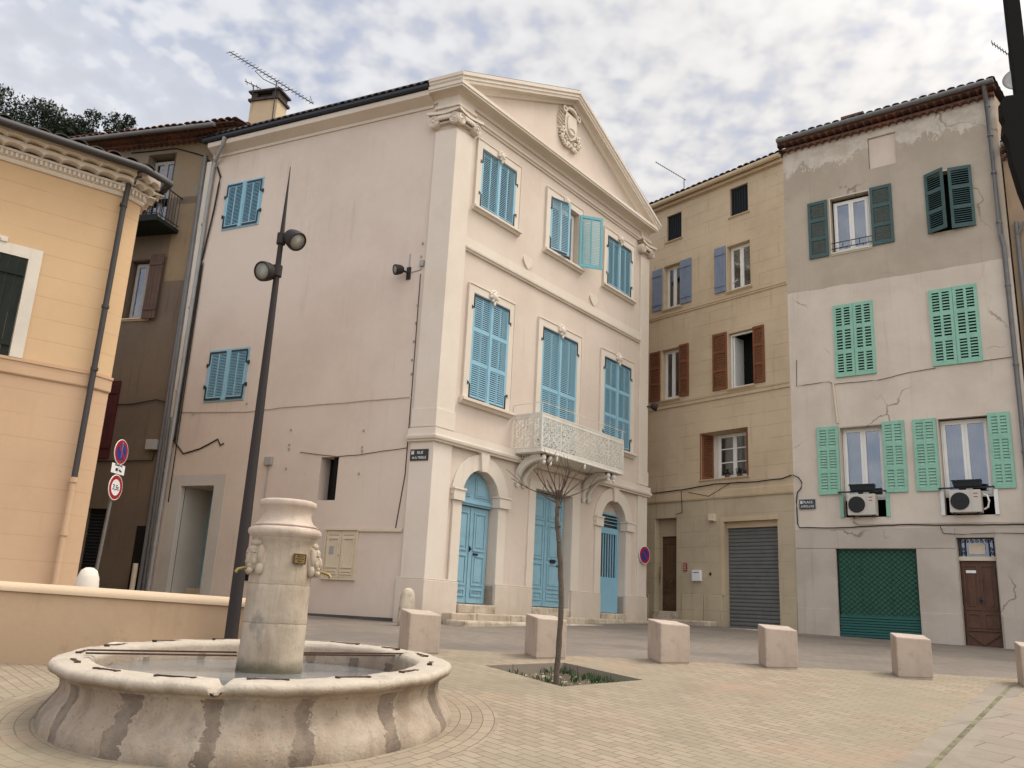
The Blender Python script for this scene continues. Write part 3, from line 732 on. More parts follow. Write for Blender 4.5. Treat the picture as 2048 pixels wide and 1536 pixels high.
# capitals
def capital(fr, x0, x1, parent):
    mb = MB(fr); xc = (x0+x1)/2
    n = 8
    for k in range(n):     # concave abacus
        a, b = k/n, (k+1)/n
        d = lambda t: -.16-.05*abs(2*t-1)**1.6
        zt = lambda t: 12.03+.02*abs(2*t-1)
        xa, xb = x0-.16+(x1-x0+.32)*a, x0-.16+(x1-x0+.32)*b
        mb.add([(xa, d(a), zt(a)-.06), (xb, d(b), zt(b)-.06), (xb, d(b), zt(b)), (xa, d(a), zt(a)), (xa, 0, zt(a)-.06), (xb, 0, zt(b)-.06), (xb, 0, zt(b)), (xa, 0, zt(a))],
               [(0, 1, 2, 3), (3, 2, 6, 7), (0, 4, 5, 1), (7, 6, 5, 4)])
    mb.box(x0+.06, x1-.06, -.14, 0, 11.86, 11.96)
    for k in range(5):
        mb.ball((x0+.12+(x1-x0-.24)*k/4, -.15, 11.88), .04, .03, .055, 8, 6)
    mb.box(x0-.01, x1+.01, -.09, 0, 11.78, 11.82)
    for xv, sg in ((x0-.02, 1), (x1+.02, -1)):
        mb.disc_y(xv, 11.83, .135, -.15, 0)
        mb.ball((xv, -.165, 11.83), .03, .02, .03)
        pts = []
        for k in range(34):
            t = k/33; rr = .128*(1-t*.82); an = pi/2+sg*(-1)*t*2*pi*2.1
            pts.append((xv+rr*cos(an), -.155, 11.83+rr*sin(an)))
        mb.tube(pts, .013, 5)
    return mb.build('capital', 'trim', parent, auto=35)
capital(FF, .0, .50, house); capital(FF, 8.10, 8.58, house); capital(FS, -.50, .0, house)
# window surrounds, ornaments, shutters
def ornament(fr, par, xc, zc, s, seed):
    mb = MB(fr); rg = random.Random(seed)
    mb.ball((xc, -.07, zc), .075*s, .06, .085*s, 10, 7)
    for k in range(7):
        a = -.3+k*(pi+.6)/6; mb.ball((xc+.105*s*cos(a), -.06, zc+.09*s*sin(a)+.01), .036*s, .035, .045*s, 7, 5)
    mb.ball((xc-.05*s, -.08, zc-.10*s), .04*s, .035, .03*s); mb.ball((xc+.05*s, -.08, zc-.10*s), .04*s, .035, .03*s); mb.ball((xc, -.08, zc-.15*s), .035*s, .03, .05*s)
    return mb.build('ornament', 'trim', par, smooth=True)
def surround(x0, x1, z0, z1, sill=True, w=.17, par=house, fr=FF, out=.04):
    mb = MB(fr)
    mb.box(x0-w, x0, -out, .0, z0-.02, z1+w); mb.box(x1, x1+w, -out, .0, z0-.02, z1+w); mb.box(x0, x1, -out, .0, z1, z1+w)
    mb.box(x0-w-.02, x0-w, -out-.015, 0, z0-.02, z1+w+.02); mb.box(x1+w, x1+w+.02, -out-.015, 0, z0-.02, z1+w+.02); mb.box(x0-w, x1+w, -out-.015, 0, z1+w, z1+w+.02)
    return mb.build('window_surround', 'trim', par, bevel=.004)
def sillp(fr, par, x0, x1, z, out=.12, th=.11, mat='trim'):
    mb = MB(fr); mb.prism_x([(0, z), (-out, z), (-out, z-th*.45), (-out*.6, z-th*.6), (-out*.35, z-th), (0, z-th)], x0, x1)
    return mb.build('sill', mat, par)
for k, (x0, x1) in enumerate(W2):
    s_ = surround(x0, x1, 10.09, 11.57); sillp(FF, s_, x0-.22, x1+.22, 10.09); ornament(FF, s_, (x0+x1)/2+.02, 11.66, 1.0, k)
    xm = (x0+x1)/2
    if k != 1:
        leaf(FF, x0+.005, xm-.002, 10.11, 11.55, y=-.035, cols=2).build('shutter', 'blue', s_)
        leaf(FF, xm+.002, x1-.005, 10.11, 11.55, y=-.035, cols=2).build('shutter', 'blue', s_)
        mb = MB(FF); mb.box(xm-.035, xm+.035, -.050, -.036, 10.12, 11.54); mb.build('cover_strip', 'blue', s_)
        hinges(FF, s_, x0, x1, 10.11, 11.55, -.035)
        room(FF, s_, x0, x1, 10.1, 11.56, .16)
    else:
        f1 = FF @ Matrix.Translation((x0+.005, -.035, 0)) @ Matrix.Rotation(R(-16), 4, 'Z')
        leaf(f1, 0, .64, 10.11, 11.55, y=0, cols=2).build('shutter', 'blue', s_); hinges(f1, s_, 0, 1.28, 10.11, 11.55, 0, False)
        f2 = FF @ Matrix.Translation((x1-.01, -.05, 0)) @ Matrix.Rotation(R(180+128), 4, 'Z')
        f2 = FF @ Matrix.Translation((x1-.01, -.05, 0)) @ Matrix.Rotation(R(-38), 4, 'Z')
        leaf(f2, 0.01, .64, 10.11, 11.55, y=-.035, cols=2).build('shutter', 'blue_green', s_)
        sash(FF, s_, x0+.01, x1-.01, 10.12, 11.54, .12, 'white', 2, .07, curtain=('curtain', [(x0+.1, x1-.1)])); room(FF, s_, x0, x1, 10.1, 11.56, .17)
for k, (x0, x1) in enumerate(W1):
    z0 = 4.96 if k == 1 else 5.72; xm = (x0+x1)/2
    s_ = surround(x0, x1, z0+.01, 8.1)
    if k != 1: sillp(FF, s_, x0-.24, x1+.24, 5.73, .14, .13)
    ornament(FF, s_, xm+.02, 8.2, 1.15, 9+k)
    rails = (.345, .66) if k != 1 else (.27, .52)
    leaf(FF, x0+.005, xm-.002, z0+.02, 8.09, y=-.035, rails=rails, cols=2).build('shutter', 'blue', s_)
    leaf(FF, xm+.002, x1-.005, z0+.02, 8.09, y=-.035, rails=rails, cols=2).build('shutter', 'blue', s_)
    mb = MB(FF); mb.box(xm-.035, xm+.035, -.050, -.036, z0+.03, 8.08); mb.build('cover_strip', 'blue', s_)
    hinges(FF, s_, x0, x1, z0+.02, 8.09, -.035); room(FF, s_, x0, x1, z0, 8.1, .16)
for (x0, x1, z0, z1) in ((-6.5, -5.39, 10.22, 11.42), (-6.28, -5.12, 5.84, 7.04)):
    mb = MB(FS); t = .03
    mb.box(x0-t, x0, -.02, .03, z0-t, z1+t); mb.box(x1, x1+t, -.02, .03, z0-t, z1+t); mb.box(x0, x1, -.02, .03, z1, z1+t); mb.box(x0, x1, -.02, .03, z0-t, z0)
    s_ = mb.build('window_surround', 'blue', house); xm = (x0+x1)/2
    leaf(FS, x0+.005, xm-.002, z0+.005, z1-.005, y=-.03, cols=2, pitch=.036).build('shutter', 'blue', s_)
    leaf(FS, xm+.002, x1-.005, z0+.005, z1-.005, y=-.03, cols=2, pitch=.036).build('shutter', 'blue', s_)
    mb = MB(FS); mb.box(xm-.03, xm+.03, -.043, -.031, z0-.01, z1-.01); mb.build('cover_strip', 'blue', s_)
    hinges(FS, s_, x0, x1, z0+.005, z1-.005, -.03); room(FS, s_, x0, x1, z0, z1, .1)
# arched doorways
def archway(x0, x1, zs, r):
    xc = (x0+x1)/2; mb = MB(FF)
    mb.ring_y(xc, zs, r, r+.33, -.05, .0, 28, 0, pi)
    mb.box(x0-.27, x0, -.05, 0, 2.0, zs-.11); mb.box(x1, x1+.27, -.05, 0, 2.0, zs-.11)
    for xa, xb in ((x0-.31, x0+.03), (x1-.03, x1+.36)):
        mb.box(xa, xb, -.10, .12, zs-.11, zs+.14); mb.box(xa-.02, xb+.02, -.12, .12, zs+.10, zs+.14)
    mb.prism_y([(xc-.09, zs+r-.03), (xc+.09, zs+r-.03), (xc+.15, zs+r+.37), (xc-.15, zs+r+.37)], -.11, .0)
    return mb.build('arch_surround', 'trim', house, bevel=.006)
archway(.92, 2.12, 3.70, .60); archway(6.28, 7.50, 3.74, .61)
mb = MB(FF)
for xa, xb in ((3.22, 3.46), (4.97, 5.30)): mb.box(xa, xb, -.045, 0, 2.0, 4.2)
mb.box(3.22, 5.30, -.045, 0, 4.2, 4.38); mb.build('door_surround', 'trim', house, bevel=.005)
def panel(mb, x0, x1, z0, z1, y, raise_=True):
    t = .035
    for a, b, c, d in ((x0, x1, z1-t, z1), (x0, x1, z0, z0+t), (x0, x0+t, z0+t, z1-t), (x1-t, x1, z0+t, z1-t)): mb.box(a, b, y-.022, y-.001, c, d)
    if raise_: mb.box(x0+.08, x1-.08, y-.014, y-.001, z0+.08, z1-.08)
def double_door(x0, x1, z0, z1, panels, y=.2, mat='blue_door'):
    xm = (x0+x1)/2; root = None
    mb = MB(FF); mb.box(x0, x1, y+.06, y+.12, z0, z1); root = mb.build('double_door', mat, house)
    for a, b in ((x0+.02, xm-.004), (xm+.004, x1-.02)):
        mb = MB(FF); mb.box(a, b, y, y+.05, z0+.01, z1-.01)
        for (p, q) in panels: panel(mb, a+.09, b-.09, z0+p, z0+q, y)
        mb.build('door_leaf', mat, root, bevel=.003)
    mb = MB(FF); mb.box(xm-.035, xm+.03, y-.02, y-.001, z0+.02, z1-.02); mb.build('cover_strip', mat, root)
    return root
d1 = double_door(.93, 2.11, 1.58, 3.55, ((.14, .30), (.36, .98), (1.06, 1.86)))
mb = MB(FF)
mb.box(1.62, 1.76, .155, .178, 2.56, 2.60); mb.build('letter_slot', 'black_iron', d1)
mb = MB(FF); mb.ball((1.50, .15, 2.68), .02, .03, .03); mb.box(1.485, 1.515, .17, .179, 2.62, 2.74); mb.build('door_handle', 'black_iron', d1)
mb = MB(FF); mb.box(.92, 2.12, .13, .24, 3.56, 3.68); mb.box(.92, 2.12, .10, .2, 3.60, 3.65)
pts = [(1.52+.6*cos(pi*k/20), 3.68+.6*sin(pi*k/20)) for k in range(21)]
mb.prism_y(pts, .2, .26)
for s_ in (-1, 1):
    mb.prism_y([(1.52+s_*.07, 3.76), (1.52+s_*.46, 3.76), (1.52+s_*.42, 3.98), (1.52+s_*.26, 4.14), (1.52+s_*.07, 4.19)], .182, .199)
    mb.prism_y([(1.52+s_*.12, 3.80), (1.52+s_*.40, 3.80), (1.52+s_*.37, 3.96), (1.52+s_*.24, 4.09), (1.52+s_*.12, 4.13)], .17, .181)
mb.build('fanlight_panel', 'blue_door', house, bevel=.003)
d2 = double_door(3.47, 4.96, 1.6, 4.18, ((.14, .34), (.40, .98), (1.06, 1.86), (1.95, 2.48)))
for a_ in ((4.42, 4.60, .15, .178, 2.60, 2.68), (3.60, 3.74, .158, .178, 2.62, 2.66)): mb = MB(FF); mb.box(*a_); mb.build('letter_slot', 'black_iron', d2)
# gated door
mb = MB(FF)
for a, b, c, d in ((6.30, 6.42, 1.55, 3.60), (7.40, 7.49, 1.55, 3.60), (6.42, 7.40, 3.52, 3.60), (6.42, 7.40, 1.55, 2.42)): mb.box(a, b, .17, .21, c, d)
for k in range(8): x = 6.50+.86*k/7; mb.box(x-.016, x+.016, .175, .2, 2.42, 3.52)
g = mb.build('barred_gate', 'blue_gate', house, bevel=.003)
mb = MB(FF); mb.box(6.28, 7.5, .23, .25, 1.5, 3.6); mb.build('pane', 'glass', g)
mb = MB(FF); mb.tube([(6.37, .12, 2.66), (6.50, .12, 2.66)], .012); mb.box(6.35, 6.39, .15, .17, 2.5, 2.75); mb.build('door_handle', 'black_iron', g)
mb = MB(FF); mb.box(6.30, 7.49, .17, .21, 3.60, 3.67); mb.box(6.30, 7.49, .17, .21, 4.0, 4.05); mb.box(6.3, 6.34, .17, .21, 3.67, 4.0); mb.box(7.45, 7.49, .17, .21, 3.67, 4.0)
for z in (3.76, 3.85, 3.93): mb.box(6.34, 7.45, .175, .2, z-.008, z+.008)
g2 = mb.build('transom', 'blue_gate', house)
mb = MB(FF); mb.box(6.28, 7.5, .23, .25, 3.61, 4.04); mb.build('pane', 'glass', g2)
mb = MB(FF); mb.box(6.26, 7.52, .215, .24, 4.05, 4.4); mb.build('arch_infill', 'cream', house)
# side door recess, vent, niche
mb = MB(FS)
for a, b, c, d in ((-6.95, -6.62, 1.1, 4.12), (-5.62, -5.30, 1.1, 4.12), (-6.62, -5.62, 3.87, 4.12)): mb.box(a, b, -.012, 0, c, d)
mb.build('door_surround', 'grey_surround', house)
mb = MB(FS); mb.quad((-6.618, .003, 1.1), (-6.618, .99, 1.1), (-6.618, .99, 3.865), (-6.618, .003, 3.865))
mb.quad((-5.623, .003, 1.1), (-5.623, .99, 1.1), (-5.623, .99, 3.865), (-5.623, .003, 3.865)); mb.build('door_reveal', 'grey_surround', house)
mb = MB(FS); mb.box(-6.61, -5.63, .92, .98, 1.3, 3.86); panel(mb, -6.5, -5.75, 1.5, 2.5, .92); panel(mb, -6.5, -5.75, 2.6, 3.6, .92)
mb.build('side_door', 'blue_door', house)
mb = MB(FS); mb.box(-6.6, -5.64, .0, .98, 1.0, 1.45); mb.box(-6.6, -5.64, .5, .98, 1.45, 1.62); mb.build('door_step', 'stone_old', house)
mb = MB(FS); mb.box(-2.73, -2.27, .335, .36, 3.5, 4.43); mb.build('niche_back', 'dark', house)
mb = MB(FS); mb.box(-2.42, -2.28, .05, .33, 3.52, 4.41); mb.build('niche_shutter', 'dark', house)
mb = MB(FS); mb.box(-4.56, -4.24, -.012, 0, 1.82, 2.34)
for k in range(7): z = 1.86+k*.065; mb.prism_x([(-.012, z+.03), (-.045, z), (-.045, z+.008), (-.012, z+.038)], -4.54, -4.26)
mb.build('vent_grille', 'black_iron', house)
for i, (x, z) in enumerate(((-3.62, 5.05), (-3.62, 4.72), (-3.61, 4.62), (-3.63, 4.2), (-1.70, 4.95), (-1.70, 4.60), (-1.69, 4.52), (-1.72, 4.05), (-6.58, 5.55), (-4.98, 5.72), (-.63, 9.0), (-.64, 8.7), (-.63, 7.6), (-.64, 7.2), (-.65, 6.8), (-.66, 6.4), (-.64, 6.1))):
    mb = MB(FS); mb.box(x-.015, x+.015, -.03, 0, z-.02, z+.02); mb.build('wall_stud', 'greybox', house)
mb = MB(FS); mb.prism_x([(-.14, 1.10), (0, 1.10), (0, 1.235), (-.02, 1.23), (-.09, 1.17)], -5.2, -.6); mb.build('tarred_foot', 'asphalt', house)
# cornice and pediment
CO = [(0, -.14), (.04, -.14), (.05, -.06), (.12, -.02), (.15, .0), (.28, .0), (.28, .045), (.30, .05), (.30, .13), (.27, .15), (0, .16)]
mb = MB(FF); msweep(mb, CO, 0, 8.56, 12.5, MI, .3); mb.M = FS; msweep(mb, CO, -.62, 0, 12.5, 0, MI); mb.build('cornice', 'trim', house)
mb = MB(FS); CS = [(0, -.22), (.03, -.22), (.035, -.15), (.16, -.08), (.26, -.03), (.27, .02), (.27, .09), (0, .1)]
msweep(mb, CS, -7.15, -.62, 12.5); mb.build('cornice', 'trim', house)
mb = MB(FS); CT = [(0, .162), (.27, .162), (.29, .19), (.29, .23), (.315, .25), (.315, .33), (0, .34)]
msweep(mb, CT, -.62, 0, 12.5, 0, MI); mb.build('cornice', 'trim', house)
AP = (4.34, 14.87); LF = (-.25, 12.84); RT = (8.86, 12.84)
rk = [(0, -.17), (.06, -.17), (.10, -.10), (.13, -.09), (.24, -.09), (.25, -.03), (.27, -.02), (.27, .04), (.30, .06), (.30, .14), (0, .15)]
mb = MB(FF)
for P, Q in ((LF, AP), (AP, RT)):
    vs = []; n = len(rk)
    for (x, z), e in ((P, 0), (Q, 1)):
        for o, h_ in rk:
            if (x, z) == AP: vs.append((AP[0], -o, AP[1]-.16+h_*1.09))
            else:
                ex = x+(.25 if x < 0 else -.3)+(-o*MI if x < 0 else o*1.0)
                vs.append((ex, -o, 12.5+.175+h_+.01))
    mb.add(vs, [tuple(range(n)), tuple(range(2*n-1, n-1, -1))]+[(i, n+i, n+(i+1) % n, (i+1) % n) for i in range(n)])
mb.build('raking_cornice', 'trim', house)
# roof
ridge_d = (FS @ Vector((-1, 0, 0)))-(FS @ Vector((0, 0, 0)))
apx = FF @ Vector((4.34, -.27, 14.87)); lfp = FF @ Vector((-.18, -.30, 12.84)); rtp = FF @ Vector((8.83, -.3, 12.84)); L_ = 7.3
mb = MB()
for a, b in ((lfp, apx), (apx, rtp)):
    q = [a, b, b+ridge_d*L_, a+ridge_d*L_]; up = Vector((0, 0, .03))
    mb.add([*q, *[v+up for v in q]], [(3, 2, 1, 0), (4, 5, 6, 7), (0, 1, 5, 4), (1, 2, 6, 5), (2, 3, 7, 6), (3, 0, 4, 7)])
roof = mb.build('roof', 'zinc', house)
mb = MB(); sx = ridge_d*7.2; st = FS @ Vector((-.45, -.27, 12.76))
corrug(mb, st, sx, (apx-lfp)*.99, 38, .055, (0, 0, 1), 6, steps=12, sag=.03, jitter=.006)
mb.build('roof_tiles', 'tile_dark', house)
mb = MB(FS); mb.prism_x([(-.22, 12.605), (-.33, 12.61), (-.35, 12.64), (-.35, 12.70), (-.335, 12.70), (-.33, 12.64), (-.22, 12.63)], -7.3, -.62)
mb.build('gutter', 'black_iron', house)
mb = MB(FS); mb.tube([(-6.55, -.32, 12.62), (-6.6, -.30, 12.45), (-7.02, -.08, 12.15), (-7.06, -.07, 11.9), (-7.1, -.07, 1.25)], .05, 10)
for z in (10.4, 8.2, 6.1, 4.2, 2.5): mb.tube([(-7.1, -.07, z), (-7.1, -.07, z+.05)], .058, 10)
mb.build('drainpipe', 'zinc_light', house, auto=40)
mb = MB(FS); mb.box(-7.32, -7.16, -.05, .02, 1.2, 12.2); mb.build('corner_strip', 'white_render', house)
mb = MB(FS); mb.tube([(-7.4, -.06, 12.4), (-7.4, -.06, 1.3)], .05, 8); mb.build('drainpipe', 'zinc', house, auto=40)
# carved relief in the pediment and small heart plaques
mb = MB(FF @ Matrix.Translation((4.28, 0, 13.86)) @ Matrix.Diagonal((.84, .75, .84, 1)) @ Matrix.Translation((-4.28, 0, -13.90))); xc = 4.28
shield = [(xc-.30, 14.28), (xc+.30, 14.28), (xc+.34, 13.9), (xc+.26, 13.55), (xc, 13.38), (xc-.26, 13.55), (xc-.34, 13.9)]
mb.prism_y(shield, -.10, 0); mb.prism_y([(xc+(x-xc)*.7, 13.85+(z-13.85)*.72) for x, z in shield], -.14, -.10)
mb.tube([(xc-.30, -.07, 14.36), (xc-.15, -.10, 14.43), (xc, -.11, 14.45), (xc+.15, -.10, 14.43), (xc+.34, -.08, 14.30)], [.05, .07, .075, .08, .06], 8)
for s_ in (-1, 1):
    mb.ring_y(xc+s_*.38, 14.32, .05, .11, -.14, 0, 14); mb.ring_y(xc+s_*.40, 13.62, .04, .09, -.12, 0, 12)
    for k in range(8):
        z = 14.25-k*.13; w = .28+.10*sin(k*.5)
        if s_ > 0 and k < 4: continue
        mb.tube([(xc+s_*.34, -.05, z-.05), (xc+s_*(.42+w*.4), -.07, z+.0), (xc+s_*(.36+w*.8), -.03, z+(.10 if k < 5 else -.04)+.03*sin(k*3))], [.035, .03, .01], 6)
rg = random.Random(5)
for k in range(64):
    a = pi+.2+(pi-.4)*rg.random(); rr = rg.uniform(.34, .60)
    mb.ball((xc+rr*1.0*cos(a), -rg.uniform(.05, .11), 13.62+rr*.95*sin(a)), rg.uniform(.03, .065), rg.uniform(.03, .06), rg.uniform(.03, .065), 7, 5)
for k in range(16):
    a = 2*pi*k/16; mb.ball((xc+.09*cos(a)*1.8, -.15, 13.68+.1*sin(a)), .03, .025, .03, 6, 4)
mb.build('crest_relief', 'trim', house, auto=50)
for xh in (2.77, 5.68):
    mb = MB(FF); pts = []
    for k in range(24):
        t = 2*pi*k/24; pts.append((xh+.012*16*sin(t)**3, 9.47+.012*(13*cos(t)-5*cos(2*t)-2*cos(3*t)-cos(4*t))))
    mb.prism_y(pts, -.035, 0); mb.build('heart_plaque', 'trim', house, bevel=.012)
# steps under the doors
rg = random.Random(3)
mb = MB(FF)
for (a, b) in ((.5, 1.25), (1.27, 2.35), (2.37, 3.4), (5.4, 6.1), (6.12, 7.0), (7.02, 8.3)):
    mb = MB(FF); mb.box(a, b, -.34, -.04, 1.0, 1.40+rg.uniform(-.012, .012)); mb.build('stone_step', 'stone_old', house, bevel=.03)
mb = MB(FF); mb.box(3.41, 5.38, -.34, -.04, 1.0, 1.405)
mb.build('stone_step', 'stone_old', house, bevel=.03)
for a_ in ((.96, 2.14, -.10, .3, 1.38, 1.57), (3.48, 4.95, -.06, .3, 1.38, 1.59), (6.32, 7.48, -.12, .3, 1.38, 1.54)):
    mb = MB(FF); mb.box(*a_); mb.build('threshold', 'stone_old', house, bevel=.03)
mb = MB(FF); mb.box(.3, 8.7, -.85, -.35, .9, 1.265); mb.build('pavement_edge', 'stone_old', house, bevel=.04)
# ---- balcony
bx0, bx1, by, bz0, bz1 = 2.53, 5.98, -.80, 4.945, 5.70
mb = MB(FF); mb.box(bx0-.02, bx1+.02, by-.03, -.05, bz0-.10, bz0-.02); mb.box(bx0+.03, bx1-.03, by+.03, -.05, bz0-.112, bz0-.10)
balc = mb.build('balcony', 'balcony_white', house)
mb = MB(FF)
for z in (bz0, bz1-.08, bz1):
    mb.box(bx0, bx1, by-.015, by+.015, z-.012, z+.018); mb.box(bx0-.015, bx0+.015, by+.015, -.02, z-.012, z+.018); mb.box(bx1-.015, bx1+.015, by+.015, -.02, z-.012, z+.018)
for x in (bx0, bx0+.72, bx1-.72, bx1): mb.box(x-.014, x+.014, by-.018, by+.014, bz0, bz1)
mb.box(bx0, bx1, by-.006, by+.006, bz1-.065, bz1); mb.box(bx0-.005, bx0+.005, by, -.02, bz1-.065, bz1); mb.box(bx1-.005, bx1+.005, by, -.02, bz1-.065, bz1)
mb.build('railing_frame', 'balcony_white', balc)
def filigree(fr, L, name):
    mb = MB(fr); rg = random.Random(2); p = .078; nx = int(L/p); nz = 9; pz = (bz1-.09-bz0-.03)/nz
    for i in range(nx):
        for j in range(nz):
            x = (i+.5)*L/nx; z = bz0+.03+(j+.5)*pz; a = rg.uniform(0, 2*pi)
            mb.ring_y(x+rg.uniform(-.008, .008), z+rg.uniform(-.008, .008), .022, .0365, -.008, .008, 7, a, a+2*pi*.8)
            if (i+j) % 2:
                mb.prism_y([(x-.04, z-.045), (x-.02, z-.03), (x+.04, z+.045), (x+.02, z+.03)], -.006, .006)
            if rg.random() < .4: mb.prism_y([(x, z+.03), (x+.02, z), (x, z-.03), (x-.02, z)], -.011, .004)
    return mb.build(name, 'balcony_white', balc)
filigree(FF @ Matrix.Translation((bx0, by, 0)), bx1-bx0, 'filigree_panel')
filigree(FF @ Matrix.Translation((bx0, -.03, 0)) @ Matrix.Rotation(R(-90), 4, 'Z'), .76, 'filigree_panel')
filigree(FF @ Matrix.Translation((bx1, by, 0)) @ Matrix.Rotation(R(90), 4, 'Z'), .76, 'filigree_panel')
mb = MB(FF); z = bz1+.24
mb.tube([(bx0, -.02, z-.22), (bx0, -.02, z), (bx0, by, z), (bx1+.12, by, z)], .011, 6)
for x in (bx0, bx0+1.4, bx1-1.0, bx1-.05): mb.tube([(x, by, bz1), (x, by, z)], .010, 6)
mb.build('handrail', 'balcony_white', balc)
mb = MB(FF)    # moulded lower edge with drops
for k in range(44): x = bx0+.05+(bx1-bx0-.1)*k/43; mb.ball((x, by-.02, bz0-.09), .025, .03, .03, 6, 4)
for x in (bx0+.6, (bx0+bx1)/2): mb.ball((x, by-.01, bz0-.17), .03, .03, .07, 8, 5)
mb.build('edge_moulding', 'balcony_white', balc, smooth=True)
FFb = FF @ Matrix.Translation((0, 0, .045))
for xb in (2.68, 5.36):
    mb = MB(FFb); wv = .10
    for dx in (0, .24):
        pts = []; n = 14
        for k in range(n+1):
            t = k/n*pi/2; pts.append((-.06-.68*(1-cos(t)), 4.16+.50*sin(t)))
        prof_o = [(y, zz) for y, zz in pts]; prof_i = [(y*.96-.0, zz+.13+.02*k/n) for k, (y, zz) in enumerate(pts)]
        prof_i = [(-.06-.60*(1-cos(k/n*pi/2))+.0, 4.20+.56*sin(k/n*pi/2)+.02) for k in range(n+1)]
        for k in range(n):
            (ya, za), (yb, zb) = prof_o[k], prof_o[k+1]; (yc, zc), (yd, zd) = prof_i[k], prof_i[k+1]
            ya2, yc2, yb2, yd2 = ya, min(0, yc+.10), yb, min(0, yd+.05)
            mb.add([(xb+dx, ya, za), (xb+dx+wv, ya, za), (xb+dx+wv, yb, zb), (xb+dx, yb, zb), (xb+dx, yc2, zc), (xb+dx+wv, yc2, zc), (xb+dx+wv, yd2, zd), (xb+dx, yd2, zd)],
                   [(0, 1, 2, 3), (7, 6, 5, 4), (0, 3, 7, 4), (1, 5, 6, 2), (0, 4, 5, 1), (3, 2, 6, 7)])
        mb.ball((xb+dx+wv/2, -.74, 4.70), .055, .06, .075, 8, 6); mb.ball((xb+dx+wv/2, -.75, 4.60), .04, .04, .05, 8, 6)
        mb.ball((xb+dx+wv/2, -.05, 4.13), .05, .05, .05, 8, 6); mb.box(xb+dx-.01, xb+dx+wv+.01, -.09, 0, 4.16, 4.20)
    mb.build('bracket', 'balcony_white', balc, auto=40)
    mb = MB(FFb)
    mb.box(xb+.06, xb+.28, -.70, -.03, 4.66, 4.785)
    mb = MB(FFb)
    for sx_ in (xb-.0, xb+.335):
        mb = MB(FFb)
        for k in range(5):   # greek key
            y0_ = -.68+k*.13
            for (a, b, c, d) in ((0, .016, 0, .125), (0, .10, .109, .125), (.084, .10, .036, .125), (.036, .10, .036, .052), (.036, .052, .036, .085), (0, .13, -.004, .012)):
                mb.box(sx_-.006, sx_+.006, y0_+a, y0_+b, 4.655+c-.0, 4.655+d)
        mb.build('greek_key_frieze', 'balcony_white', balc)
    mb = MB(FFb); mb.box(xb+.03, xb+.305, -.70, -.03, 4.66, 4.783); mb.build('frieze_dark_backing', 'oldwood', balc)  # dark block added to stand for the shade behind the openwork key
    mb = MB(FFb); mb.box(xb+.015, xb+.32, -.70, -.03, 4.64, 4.655); mb.build('bracket_board', 'balcony_white', balc)

# ================================================================== GROUND
PIT = [(-.14, 9.79), (.75, 10.28), (1.51, 9.39), (.63, 8.77)]     # left, far, right, near
def pz(x, y, d=0): return (x, y, .0925*y+d)
mb = MB(); O = [(-16, 10.85), (16, 10.85), (16, -8), (-16, -8)]
L0, T0, R0, B0 = PIT
for poly in ([O[0], O[1], (T0[0], 10.85)], ):
    pass
XL, XR = -16, 16
mb.quad(*[pz(*p) for p in ((XL, 10.85), (XL, L0[1]), L0, T0, (T0[0], 10.85))])
mb.quad(*[pz(*p) for p in ((T0[0], 10.85), T0, R0, (XR, R0[1]), (XR, 10.85))])
mb.quad(*[pz(*p) for p in ((XL, L0[1]), (XL, -8), (B0[0], -8), B0, L0)])
mb.quad(*[pz(*p) for p in ((B0[0], -8), (XR, -8), (XR, R0[1]), R0, B0)])
mb.build('plaza_paving', 'paving', kind='structure')
mb = MB()
for a, b in zip(PIT, PIT[1:]+PIT[:1]): mb.quad(pz(*a), pz(*b), pz(*b, -.3), pz(*a, -.3))
mb.build('tree_pit_kerb', 'slab', kind='structure')
mb = MB(); n = 14; rg = random.Random(8)
g = {}
for i in range(n+1):
    for j in range(n+1):
        u, v = i/n, j/n
        x = L0[0]*(1-u)*(1-v)+T0[0]*u*(1-v)+R0[0]*u*v+B0[0]*(1-u)*v; y = L0[1]*(1-u)*(1-v)+T0[1]*u*(1-v)+R0[1]*u*v+B0[1]*(1-u)*v
        g[i, j] = pz(x, y, -.11+rg.uniform(-.02, .025))
for i in range(n):
    for j in range(n): mb.quad(g[i, j], g[i+1, j], g[i+1, j+1], g[i, j+1])
mb.build('soil', 'soil', kind='structure', smooth=True)
mb = MB(); xs = [-40+1.0*i for i in range(91)]; ys = [10.85, 11.5, 12.5, 14, 15.5, 17, 18.5, 20, 21, 22, 23, 24, 26, 28, 32, 40]
for i in range(len(xs)-1):
    for j in range(len(ys)-1):
        mb.quad(*[(x, y, zg(x, y)) for x, y in ((xs[i], ys[j]), (xs[i+1], ys[j]), (xs[i+1], ys[j+1]), (xs[i], ys[j+1]))])
mb.build('street', 'street', kind='structure', smooth=True)
mb = MB(); mb.quad((-900, -900, -.9), (900, -900, -.9), (900, 900, -.9), (-900, 900, -.9)); mb.build('ground', 'earth', kind='structure')
